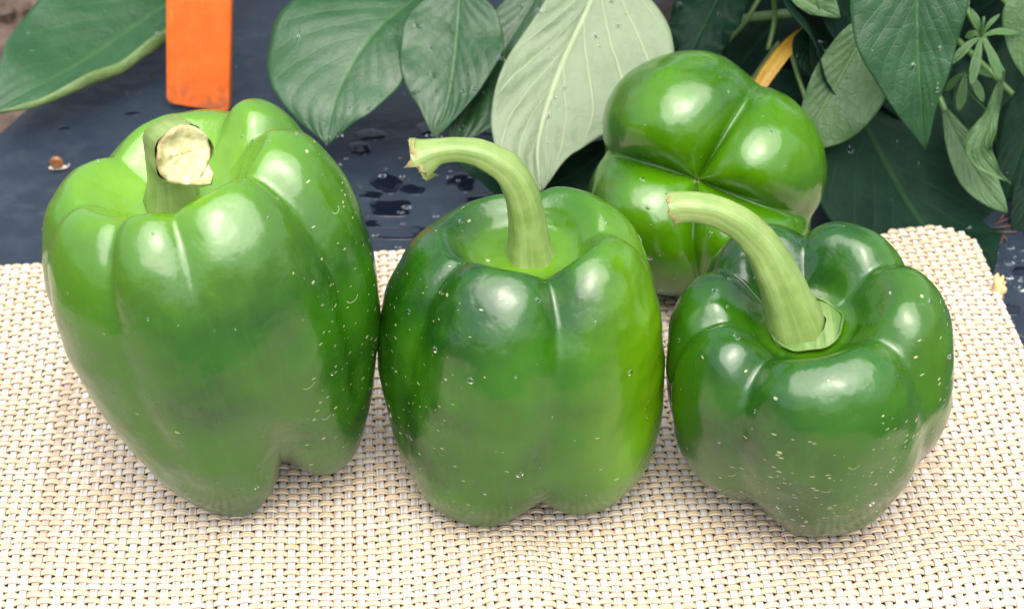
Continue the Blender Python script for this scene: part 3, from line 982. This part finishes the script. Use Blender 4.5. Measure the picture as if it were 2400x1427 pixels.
def petiole(parent, a, b, r=0.13, sag=0.3, name="leaf_stalk"):
    a = np.asarray(a, float); b = np.asarray(b, float)
    m = (a + b) / 2 + [0, 0, sag]
    S = spline([a, m, b], 14)
    V, F = tube(S, np.linspace(r * 0.8, r, 14), 8)
    return obj(name, mesh(name, V, F, M_PLANTSTEM, uv=uv_tube(14, 8)), parent)


class Plant:
    """leaves are written in world cm; the root empty stands at the foot of the stem"""
    def __init__(s, label, foot, pts, r0=0.55):
        s.foot = np.asarray(foot, float)
        s.root = thing("pepper_plant", label, "plant", foot)
        s.pts = np.array(pts, float)
        S = spline(s.pts, 40)
        s.S = S
        V, F = tube(S - s.foot, np.linspace(r0, r0 * 0.55, 40), 12, 0.06, 5)
        obj("plant_stem", mesh("plant_stem", V, F, M_PLANTSTEM, uv=uv_tube(40, 12)), s.root)

    def fix(s, o):
        o.matrix_parent_inverse = Matrix.Translation(Vector(-s.foot) * CM)

    def leaf(s, *a, stalk=True, **kw):
        o, m = px_leaf(None, *a, **kw)
        o.parent = s.root; s.fix(o)
        if stalk:
            s.stalk(m[0])
        return o

    def stalk(s, p):
        i = np.argmin(np.linalg.norm(s.S - p - [0, 0, 1.5], axis=1))
        q = s.S[i] if not isinstance(stalk_to.get(id(s)), np.ndarray) else s.S[i]
        o = petiole(s.root, p, q); s.fix(o)

    def free_leaf(s, base, tip, width, nrm, droop=0.8, tops=LEAF_TOP, unders=LEAF_UNDER, seed=0, nu=26, nv=13, stalk=True):
        base = np.asarray(base, float); tip = np.asarray(tip, float)
        m = np.array([base, base * .67 + tip * .33 + [0, 0, droop], base * .33 + tip * .67 + [0, 0, droop * 0.9], tip])
        prof = [(0, 0.05), (0.12, 0.62 * width), (0.35, width), (0.6, 0.82 * width), (0.82, 0.38 * width), (1, 0.01)]
        me, top, NN = leaf_mesh(m, prof, prof, nrm, tops, unders, fold=0.15, ripple=0.15, pucker=0.02, nu=nu, nv=nv, seed=seed, thick=0.04)
        o = obj("leaf", me, s.root); s.fix(o)
        if stalk:
            s.stalk(base)
        return o


stalk_to = {}
UPN = (0, -0.55, 0.83)

# plant standing left of the frame, behind the marker
pl_left = Plant("pepper plant at the upper left whose long leaf reaches over the bare soil edge", (-8.5, 29.5, -0.2),
                [(-8.5, 29.5, -0.4), (-8.3, 29.3, 5), (-8.6, 29.6, 12), (-8.0, 30, 20)])
pl_left.leaf([(590, -110, 26.0), (400, 5, 22.6), (215, 130, 19.2), (90, 200, 16.9), (-40, 272, 15.2)],
             [(0, 8), (0.25, 190), (0.5, 205), (0.72, 165), (0.88, 85), (1, 0)], [(0, 8), (0.25, 140), (0.5, 145), (0.72, 125), (0.88, 76), (1, 0)],
             nrm=(0.1, -0.35, 0.93), curl_r=2.5, fold=0.10, ripple=0.12, drops=26, seed=1, rfreq=4.0, label="long leaf with its near edge rolled up")

# plant behind the middle
pl_mid = Plant("plant behind the middle pepper with rounded dark leaves and one pale upturned leaf", (3.2, 24.5, -0.2),
               [(3.2, 24.5, -0.4), (3.0, 24.2, 4), (2.6, 23.6, 9), (2.2, 23.4, 16), (2.4, 23.8, 24)])
pl_mid.leaf([(985, -10, 18.0), (880, 75, 16.2), (815, 170, 14.8), (780, 255, 13.6), (766, 340, 12.8)],
            [(0, 10), (0.12, 120), (0.3, 190), (0.5, 205), (0.75, 150), (0.9, 70), (1, 0)], [(0, 10), (0.12, 60), (0.3, 92), (0.5, 118), (0.75, 92), (0.9, 40), (1, 0)],
            nrm=(-0.05, -0.45, 0.89), fold=0.10, cup=-0.25, ripple=0.06, drops=24, seed=2, fs=0.9, label="broad rounded leaf left of the others")
pl_mid.leaf([(1078, -40, 17.6), (1072, 60, 16.4), (1062, 160, 15.0), (1046, 250, 13.8), (1018, 326, 13.0)],
            [(0, 8), (0.2, 100), (0.45, 118), (0.7, 98), (0.88, 45), (1, 0)], [(0, 8), (0.2, 85), (0.42, 105), (0.6, 80), (0.85, 30), (1, 0)],
            nrm=(0.0, -0.35, 0.93), fold=0.22, ripple=0.10, drops=22, seed=3, fs=0.9)
pl_mid.leaf([(1290, -60, 18.6), (1215, 60, 17.2), (1140, 180, 15.6), (1090, 270, 14.4), (1062, 352, 13.4)],
            [(0, 8), (0.25, 60), (0.5, 82), (0.75, 60), (0.9, 28), (1, 0)], [(0, 8), (0.25, 90), (0.5, 130), (0.75, 100), (0.9, 45), (1, 0)],
            nrm=(0.0, -0.35, 0.93), fold=0.12, ripple=0.10, drops=20, seed=4, fs=0.9)
pl_mid.leaf([(1420, -90, 15.2), (1385, 0, 14.2), (1305, 180, 12.2), (1262, 340, 10.4), (1268, 452, 9.2)],
            [(0, 10), (0.15, 88), (0.35, 104), (0.6, 130), (0.78, 116), (0.9, 66), (1, 0)], [(0, 10), (0.15, 190), (0.35, 252), (0.55, 212), (0.75, 122), (0.9, 50), (1, 0)],
            nrm=(0.12, -0.72, 0.68), fold=0.06, cup=0.12, ripple=0.10, pucker=0.05, drops=34, seed=5, tops=LEAF_PALE, unders=LEAF_TOP, fs=1.0, label="pale grey green leaf seen from its underside")
pl_mid.leaf([(1440, 330, 12.6), (1320, 420, 11.4), (1200, 430, 10.8), (1110, 392, 11.2), (1062, 372, 11.4)],
            [(0, 5), (0.3, 60), (0.6, 60), (0.85, 30), (1, 0)], [(0, 5), (0.3, 60), (0.6, 50), (0.85, 25), (1, 0)],
            nrm=(0, -0.3, 0.95), tops=LEAF_SHADED, ripple=0.2, seed=6, fs=0.8)
pl_mid.leaf([(1730, -110, 17.5), (1690, -20, 16.5), (1640, 80, 15.2), (1585, 190, 14.0)],
            [(0, 6), (0.3, 70), (0.6, 75), (0.85, 35), (1, 0)], [(0, 6), (0.3, 62), (0.6, 66), (0.85, 35), (1, 0)],
            nrm=(0, -0.35, 0.93), tops=LEAF_SHADED, ripple=0.22, seed=7, drops=8, fs=0.9, rfreq=5.0)

# plant at the right
pl_right = Plant("dense pepper plant at the upper right with pointed leaves hanging beside the back pepper", (12.5, 22.5, 0.2),
                 [(12.5, 22.5, 0.0), (12.3, 22.2, 5), (12.6, 21.6, 10), (12.9, 21.2, 17), (12.5, 21.5, 26)], 0.6)
pl_right.leaf([(2148, -110, 11.0), (2150, 0, 10.4), (2152, 100, 9.9), (2158, 220, 9.4), (2168, 352, 9.0)],
              [(0, 60), (0.2, 160), (0.4, 152), (0.6, 108), (0.8, 55), (0.92, 20), (1, 0)], [(0, 60), (0.2, 118), (0.4, 98), (0.6, 68), (0.8, 32), (0.92, 14), (1, 0)],
              nrm=(-0.05, -0.62, 0.78), fold=0.16, ripple=0.05, drops=18, seed=8, label="pointed leaf hanging tip down in front")
pl_right.leaf([(2070, 20, 13.6), (2020, 95, 12.9), (1965, 190, 12.2), (1915, 275, 11.6), (1875, 350, 11.2)],
              [(0, 10), (0.25, 50), (0.5, 62), (0.75, 46), (1, 0)], [(0, 10), (0.25, 80), (0.5, 116), (0.75, 100), (0.9, 60), (1, 0)],
              nrm=(0.1, -0.6, 0.79), tops=LEAF_MIDU, unders=LEAF_TOP, fold=0.08, ripple=0.10, drops=10, seed=9, label="leaf showing its lighter veined underside")
pl_right.leaf([(1990, 215, 13.6), (2080, 390, 11.6), (2165, 530, 10.2), (2240, 600, 8.55), (2322, 662, 7.15)],
              [(0, 40), (0.25, 165), (0.5, 170), (0.75, 120), (0.9, 60), (1, 0)], [(0, 60), (0.25, 205), (0.5, 185), (0.75, 125), (0.9, 60), (1, 0)],
              nrm=(0.05, -0.12, 0.99), tops=LEAF_SHADED, fold=0.05, cup=-0.12, ripple=0.10, drops=16, seed=10, fs=0.78, label="large dark leaf lying flat under the placemat corner")
pl_right.leaf([(2215, 260, 12.8), (2262, 360, 11.8), (2310, 440, 10.9), (2362, 500, 10.2)],
              [(0, 8), (0.3, 34), (0.6, 44), (0.85, 24), (1, 0)], [(0, 8), (0.3, 34), (0.6, 42), (0.85, 24), (1, 0)],
              nrm=(-0.3, -0.5, 0.8), tops=LEAF_MIDU, unders=LEAF_TOP, seed=11)
pl_right.leaf([(2350, 170, 11.6), (2335, 235, 11.2), (2312, 300, 10.8), (2296, 352, 10.5), (2330, 400, 10.2), (2372, 432, 10.0)],
              [(0, 6), (0.3, 16), (0.55, 36), (0.72, 28), (0.86, 8), (1, 0)], [(0, 6), (0.3, 16), (0.55, 34), (0.72, 26), (0.86, 8), (1, 0)],
              nrm=(-0.4, -0.7, 0.5), tops=LEAF_MIDU, unders=LEAF_TOP, curl_l=1.3, curl_r=0.9, ripple=0.12, seed=12, label="small curled twisted leaf")
pl_right.leaf([(1896, 60, 15.0), (1898, 120, 14.0), (1904, 186, 13.2)],
              [(0, 8), (0.35, 40), (0.65, 40), (1, 0)], [(0, 8), (0.35, 42), (0.65, 38), (1, 0)],
              nrm=(0, -0.6, 0.8), tops=LEAF_SHADED, fold=0.2, seed=13, drops=6)
pl_right.leaf([(1842, -50, 14.4), (1880, 0, 14.0), (1925, 25, 13.7), (1970, 42, 13.4)],
              [(0, 8), (0.4, 22), (0.7, 16), (1, 0)], [(0, 8), (0.35, 105), (0.6, 80), (0.85, 36), (1, 0)],
              nrm=(-0.3, -0.6, 0.7), tops=LEAF_MIDU, unders=LEAF_TOP, seed=14, fold=0.3, ripple=0.15)
pl_right.leaf([(2440, -90, 11.6), (2412, 30, 11.0), (2410, 120, 10.6), (2430, 220, 10.2)],
              [(0, 8), (0.4, 60), (0.7, 38), (1, 0)], [(0, 8), (0.4, 60), (0.7, 40), (1, 0)],
              nrm=(-0.3, -0.6, 0.7), tops=LEAF_MIDU, unders=LEAF_TOP, seed=15)
pl_right.leaf([(2290, -110, 12.2), (2262, -20, 11.7), (2244, 60, 11.3), (2232, 128, 11.0)],
              [(0, 5), (0.5, 20), (1, 0)], [(0, 5), (0.5, 20), (1, 0)], nrm=(0.6, -0.6, 0.5), tops=LEAF_UNDER, unders=LEAF_TOP, seed=16)

pl_right.leaf([(2475, 130, 13.6), (2432, 250, 12.8), (2388, 370, 12.0), (2352, 486, 11.2)],
              [(0, 8), (0.3, 62), (0.6, 58), (0.85, 26), (1, 0)], [(0, 8), (0.3, 70), (0.6, 66), (0.85, 30), (1, 0)],
              nrm=(-0.1, -0.4, 0.9), tops=LEAF_SHADED, seed=17, drops=6)
pl_right.leaf([(2480, 330, 12.6), (2440, 420, 11.6), (2400, 500, 10.6), (2372, 552, 10.0)],
              [(0, 8), (0.35, 52), (0.7, 40), (1, 0)], [(0, 8), (0.35, 60), (0.7, 46), (1, 0)],
              nrm=(0.0, -0.3, 0.95), tops=LEAF_SHADED, seed=18)

# understorey and upper leaves of the right plant, then a few high leaves of the other two
r2 = random.Random(21)
for i in range(46):
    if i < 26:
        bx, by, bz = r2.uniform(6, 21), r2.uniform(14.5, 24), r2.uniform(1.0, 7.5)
        dk = LEAF_SHADED
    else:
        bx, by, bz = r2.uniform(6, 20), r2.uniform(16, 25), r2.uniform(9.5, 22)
        dk = LEAF_TOP if r2.random() < 0.6 else LEAF_SHADED
    L = r2.uniform(4.5, 8.0)
    az = r2.uniform(-2.6, -0.5)
    tip = (bx + L * math.cos(az), by + L * math.sin(az) * 0.8, max(bz - r2.uniform(0.5, 3.5), 0.35))
    pr = FPX / (np.dot(np.array(tip) - CAM, FWD))
    tpx = 1200 + (tip[0]) * pr; tpy = 713.5 - np.dot(np.array(tip) - CAM, UPV) * pr
    if tpy > 330 and tpx < 1990 or (i >= 26 and tpy > -60) or tpx < 1560:
        continue
    if i < 26 and tpy > 120 and 1640 < tpx:
        tip = (tip[0], max(tip[1], 13.5), 0.4)
    pl_right.free_leaf((bx, by, bz), tip, r2.uniform(1.3, 2.3), (r2.uniform(-.4, .4), r2.uniform(-.5, .2), 0.9), r2.uniform(0.3, 1.2), dk, seed=30 + i)
for pl, cx, cy in ((pl_mid, 2.4, 24.5), (pl_left, -8.2, 31)):
    for i in range(9):
        az = i * 2.4
        b = np.array([cx + 1.6 * math.cos(az), cy + 1.6 * math.sin(az), 11 + i * 1.5])
        L = r2.uniform(6, 9)
        pl.free_leaf(b, b + [L * math.cos(az), L * math.sin(az), -r2.uniform(0.5, 2.0)], r2.uniform(1.8, 2.8), (0, -0.1, 1), 0.8, LEAF_TOP, seed=90 + i)

# ------------------------------------------------------------------ cleavers weed with whorled leaves
wfoot = np.array([16.6, 13.2, 0.1])
weed = thing("cleavers_weed", "small weed with starry whorls of narrow light green leaves at the upper right", "weed", wfoot)
wtop = at(2300, 86, y=10.6); wlow = at(2262, 205, y=11.4)
S = spline([wfoot, wfoot * .5 + wlow * .5 + [0.3, 0, 0.5], wlow, wtop * .5 + wlow * .5, wtop, at(2306, 40, y=10.6)], 30)
V, F = tube(S - wfoot, np.full(30, 0.05), 6)
obj("weed_stem", mesh("weed_stem", V, F, LEAF_WEED, uv=uv_tube(30, 6)), weed)


def weed_leaf(a, b, wpx, seed):
    p0, p1 = np.array(a), np.array(b)
    m = np.array([p0, p0 * .6 + p1 * .4 + [0, 0, .12], p1])
    k = pxcm(p0)
    rows = [(0, 0.02), (0.3, wpx / k * .7), (0.65, wpx / k), (0.9, wpx / k * .55), (1, 0.01)]
    me, _, _ = leaf_mesh(m, rows, rows, (0, -0.6, 0.8), LEAF_WEED, LEAF_WEED, fold=0.2, ripple=0.0, pucker=0.01, nu=16, nv=9, seed=seed)
    o = obj("weed_leaf", me, weed)
    o.matrix_parent_inverse = Matrix.Translation(Vector(-wfoot) * CM)


hub = (2300, 86, 10.6)
for k, (tx_, ty_, dy, wp) in enumerate([(2226, 152, -0.6, 11), (2276, 202, -0.9, 13), (2347, 190, -0.8, 13), (2390, 78, 0.1, 10), (2262, 88, 0.2, 10), (2275, 20, 0.4, 8), (2344, 33, 0.3, 6)]):
    weed_leaf(at(*hub[:2], y=hub[2]), at(tx_, ty_, y=hub[2] + dy), wp, k)
hub = (2264, 170, 11.2)
for k, (tx_, ty_, dy, wp) in enumerate([(2246, 262, -0.5, 13), (2306, 240, -0.5, 12), (2215, 215, 0.0, 9), (2330, 180, 0.3, 9)]):
    weed_leaf(at(*hub[:2], y=hub[2]), at(tx_, ty_, y=hub[2] + dy), wp, 20 + k)
sp = thing("grass_blade", "narrow yellowed blade slanting between the leaves above the back pepper", "grass blade", at(1770, 212, y=12.6))
rowsy = [(0, 16), (0.25, 19), (0.6, 13), (0.85, 9), (1, 0)]
o, m = px_leaf(None, [(1765, 225, 12.6), (1800, 170, 13.2), (1845, 112, 14.0), (1905, 60, 15.2), (1985, -5, 17.0)], rowsy, rowsy, nrm=(0.3, -0.6, 0.7), tops=LEAF_YELLOW, unders=LEAF_YELLOW, name="blade", nu=30, nv=9, ripple=0.02, pucker=0.01)
o.parent = sp; o.matrix_parent_inverse = Matrix.Translation(-sp.location)
# loose green shoots in the dark gap behind
shoot = thing("weed_shoots", "thin dark green weed stalks crossing the shaded gap above the back pepper", "weed", at(1690, 60, z=0.2))
sf = np.array(at(1690, 60, z=0.2))
for k, (a, b, c) in enumerate([((1690, 55, 18.5), (1770, 42, 18.2), (1880, 30, 17.6)), ((1812, -30, 17), (1815, 50, 17), (1800, 118, 16.5)), ((1850, 90, 16), (1862, 150, 14.6), (1890, 235, 13.6)), ((1690, 110, 17.0), (1740, 60, 17.0), (1790, -20, 17.5))]):
    S = spline([at(a[0], a[1], y=a[2]), at(b[0], b[1], y=b[2]), at(c[0], c[1], y=c[2])], 20)
    V, F = tube(S - sf, np.full(20, 0.18 if k == 0 else 0.09), 8)
    obj("stalk", mesh("stalk", V, F, M_PLANTSTEM, uv=uv_tube(20, 8)), shoot)

# ------------------------------------------------------------------ orange plant marker
pb = at(466, 250, z=-0.1)
mk = thing("plant_marker", "bright orange plastic plant marker standing behind the left pepper", "plant marker", pb)
hw, hh, tk, rc = 1.17, 15.0, 0.16, 0.22
cor = []
for cx, cy, a0 in ((hw - rc, rc, -90), (hw - rc, hh - rc, 0), (-hw + rc, hh - rc, 90), (-hw + rc, rc, 180)):
    for a in np.radians(np.linspace(a0, a0 + 90, 7)):
        cor.append((cx + rc * math.cos(a), cy + rc * math.sin(a)))
cor = np.array(cor)
ctr = np.array([0, hh / 2])
rings = []
for d, ins in ((-tk, 0.05), (-tk + 0.04, 0.0), (tk - 0.04, 0.0), (tk, 0.05)):
    q = cor - np.sign(cor - ctr) * ins
    rings.append(np.stack([q[:, 0], np.full(len(q), d), q[:, 1]], -1))
V = np.concatenate(rings)
m_ = len(cor)
F = [grid_faces(4, m_, True), np.array([np.arange(m_)[::-1]]), np.array([3 * m_ + np.arange(m_)])]
R = Matrix.Rotation(math.radians(5.0), 3, 'Y') @ Matrix.Rotation(math.radians(-3), 3, 'X') @ Matrix.Rotation(math.radians(-10), 3, 'Z')
V = V @ np.array(R).T
bm_ = NB("orange_plastic")
c_ = bm_.coord()
nn_ = bm_.noise(c_, 1.3, 5.0, 0.65)
vv_ = bm_.vor(c_, 2.2)
ob = bm_.mix(bm_.ramp(nn_, 0.3, 0.7), (0.56, 0.100, 0.010), (0.60, 0.125, 0.018))
ob = bm_.mix(bm_.math('MULTIPLY', bm_.math('LESS_THAN', vv_.outputs["Distance"], 0.07), 0.35), ob, (0.45, 0.25, 0.12))
oz_ = bm_.n("SeparateXYZ", {0: c_}).outputs[2]
dirt = bm_.math('MULTIPLY', bm_.ramp(oz_, 0.1, 1.6, 1.0, 0.0), bm_.ramp(bm_.noise(c_, 2.0, 5.0, 0.7), 0.42, 0.62))
ob = bm_.mix(bm_.math('MULTIPLY', dirt, 0.6), ob, (0.12, 0.07, 0.04))
sm_ = bm_.n("Mapping", {0: c_}); sm_.inputs["Scale"].default_value = (6.0, 6.0, 0.5); sm_.inputs["Rotation"].default_value = (0, 0.2, 0)
scr = bm_.ramp(bm_.noise(sm_.outputs[0], 1.4, 4.0, 0.7), 0.62, 0.72)
ob = bm_.mix(bm_.math('MULTIPLY', scr, 0.25), ob, (0.75, 0.38, 0.16))
bm_.p(Base_Color=ob, Roughness=0.42, Normal=bm_.bump(nn_, 0.2, 0.001))
obj("marker_blade", mesh("marker_blade", V, F, bm_.m, smooth=False), mk)

# ------------------------------------------------------------------ snail, debris, puddles
sb = at(137, 396, z=-0.12)
sn = thing("snail", "tiny brown snail on the black plastic left of the tall pepper", "snail", sb)
t = np.linspace(0, 1, 90)
ang = 2 * math.pi * 2.7 * t
R_ = 0.19 * (0.08 + 0.92 * t) ** 1.0
path = np.stack([R_ * np.cos(ang) * 0.85, -0.10 * (1 - t), 0.27 + R_ * np.sin(ang) * 0.9], -1)
V, F = tube(path, 0.02 + 0.105 * t, 12)
obj("shell", mesh("shell", V, F, mat_plain("snail_shell", (0.22, 0.085, 0.025), 0.35, (0.10, 0.045, 0.015), 5.0)), sn)
px_ = np.linspace(-0.32, 0.34, 16)
path = np.stack([px_, 0.02 * np.sin(px_ * 6), np.full(16, 0.05)], -1)
V, F = tube(path, 0.10 * np.sqrt(np.clip(1 - (px_ / 0.36) ** 2, 0.02, 1)), 10)
V[:, 2] = np.maximum(V[:, 2], 0.0)
foot = obj("snail_foot", mesh("snail_foot", V, F, mat_plain("snail_body", (0.42, 0.36, 0.30), 0.4)), sn)
for s in (-1, 1):
    V, F = tube(np.array([[0.30, 0.03 * s, 0.08], [0.36, 0.05 * s, 0.13], [0.41, 0.08 * s, 0.17]]), [0.016, 0.012, 0.016], 6)
    obj("tentacle", mesh("tentacle", V, F, foot.data.materials[0]), sn)

pp = at(2334, 690, z=0.25)
dp = thing("dried_petal", "crumpled pale tan dried petal at the right edge of the placemat", "dried petal", pp)
th = np.linspace(0, 2 * math.pi, 18, endpoint=False); ph = np.linspace(0.05, math.pi - 0.05, 11)
B = np.stack([np.sin(ph)[:, None] * np.cos(th), np.sin(ph)[:, None] * np.sin(th), np.cos(ph)[:, None] + 0 * th], -1).reshape(-1, 3)
B = B * [0.22, 0.22, 0.42] * (1 + 0.75 * vnoise(B, 2.2, 9.0, 3))[:, None] + [0.05, 0, 0.2]
obj("petal", mesh("petal", B, grid_faces(11, 18, True), mat_plain("dry_tan", (0.60, 0.46, 0.22), 0.7, (0.42, 0.28, 0.11), 4.0, 0.5)), dp)


def puddle(px, py, rx, ry, seed, hgt=0.02):
    c = at(px, py, z=-0.14)
    k = pxcm(c)
    r = np.random.default_rng(seed)
    th = np.linspace(0, 2 * math.pi, 48, endpoint=False)
    sh = 1 + sum(r.normal() * 0.16 / q ** 0.7 * np.cos(q * th + r.uniform(0, 6.28)) for q in range(2, 7))
    rows = []
    for q in (1.0, 0.985, 0.95, 0.85, 0.6, 0.3, 0.02):
        x = c[0] + q * sh * rx * 0.8 / k * np.cos(th); y = c[1] + q * sh * ry * 0.8 / k / 0.42 * np.sin(th)
        rows.append(np.stack([x, y, hbed(x, y) + hgt * (1 - q ** 8) ** 0.5 + 0.002 - 0.006 * (q == 1)], -1))
    return np.concatenate(rows), [grid_faces(7, 48, True)]


for k, a in enumerate([(842, 349, 36, 15), (905, 424, 48, 22), (915, 482, 66, 20), (870, 452, 34, 10), (965, 440, 40, 12), (868, 318, 44, 13), (930, 545, 70, 16), (1085, 425, 44, 20),
                       (1000, 380, 20, 8), (2392, 640, 26, 10), (2372, 728, 26, 12), (150, 300, 16, 5), (310, 262, 22, 6), (1000, 300, 30, 14), (1150, 300, 40, 16), (1040, 355, 40, 14), (965, 535, 46, 14), (868, 520, 30, 10), (1120, 470, 34, 12)]):
    V, F = puddle(*a, seed=40 + k)
    obj("puddle", mesh("puddle", V, F, M_WET), kind="structure")
parts = []
r3 = np.random.default_rng(5)
for i in range(80):
    px, py = (r3.uniform(790, 1180), r3.uniform(230, 600)) if i < 55 else (r3.uniform(2330, 2400), r3.uniform(560, 800))
    c = at(px, py, z=-0.14)
    V, F = drop_mesh(r3.uniform(0.03, 0.16), 0.3, sx=r3.uniform(0.8, 1.5))
    V = V + c; V[:, 2] += float(hbed(c[0], c[1])) - c[2]
    parts.append((V, F))
V, F = join(parts)
obj("water_drops", mesh("water_drops", V, F, M_WATER), kind="stuff")
# dry bits of stalk and bark lying on the sheet at the right
parts = []
for i in range(11):
    c = at(r3.uniform(2330, 2420), r3.uniform(500, 560), z=0.0)
    a = r3.uniform(0, 3.14); L = r3.uniform(0.3, 1.1)
    d = np.array([math.cos(a), math.sin(a), r3.uniform(-.03, .06)]) * L
    V, F = tube(np.array([c - d / 2, c, c + d / 2]), [0.03, 0.05, 0.02], 6)
    parts.append((V, F))
V, F = join(parts)
obj("dry_litter", mesh("dry_litter", V, F, mat_plain("dry_brown", (0.05, 0.024, 0.017), 0.85)), kind="stuff")

# crumbs of soil washed onto the sheet
parts = []
for i in range(90):
    c = at(r3.uniform(180, 640), r3.uniform(20, 235), z=-0.14) if i < 60 else at(r3.uniform(790, 1180), r3.uniform(250, 590), z=-0.14)
    r = r3.uniform(0.015, 0.06)
    V, F = drop_mesh(r, 0.7, 7, 4, sx=r3.uniform(0.7, 1.8))
    V = V * (1 + 0.25 * r3.normal(size=(len(V), 1))) + c
    V[:, 2] += float(hbed(c[0], c[1])) - c[2]
    parts.append((V, F))
V, F = join(parts)
obj("soil_crumbs", mesh("soil_crumbs", V, F, M_SOIL, smooth=False), kind="stuff")
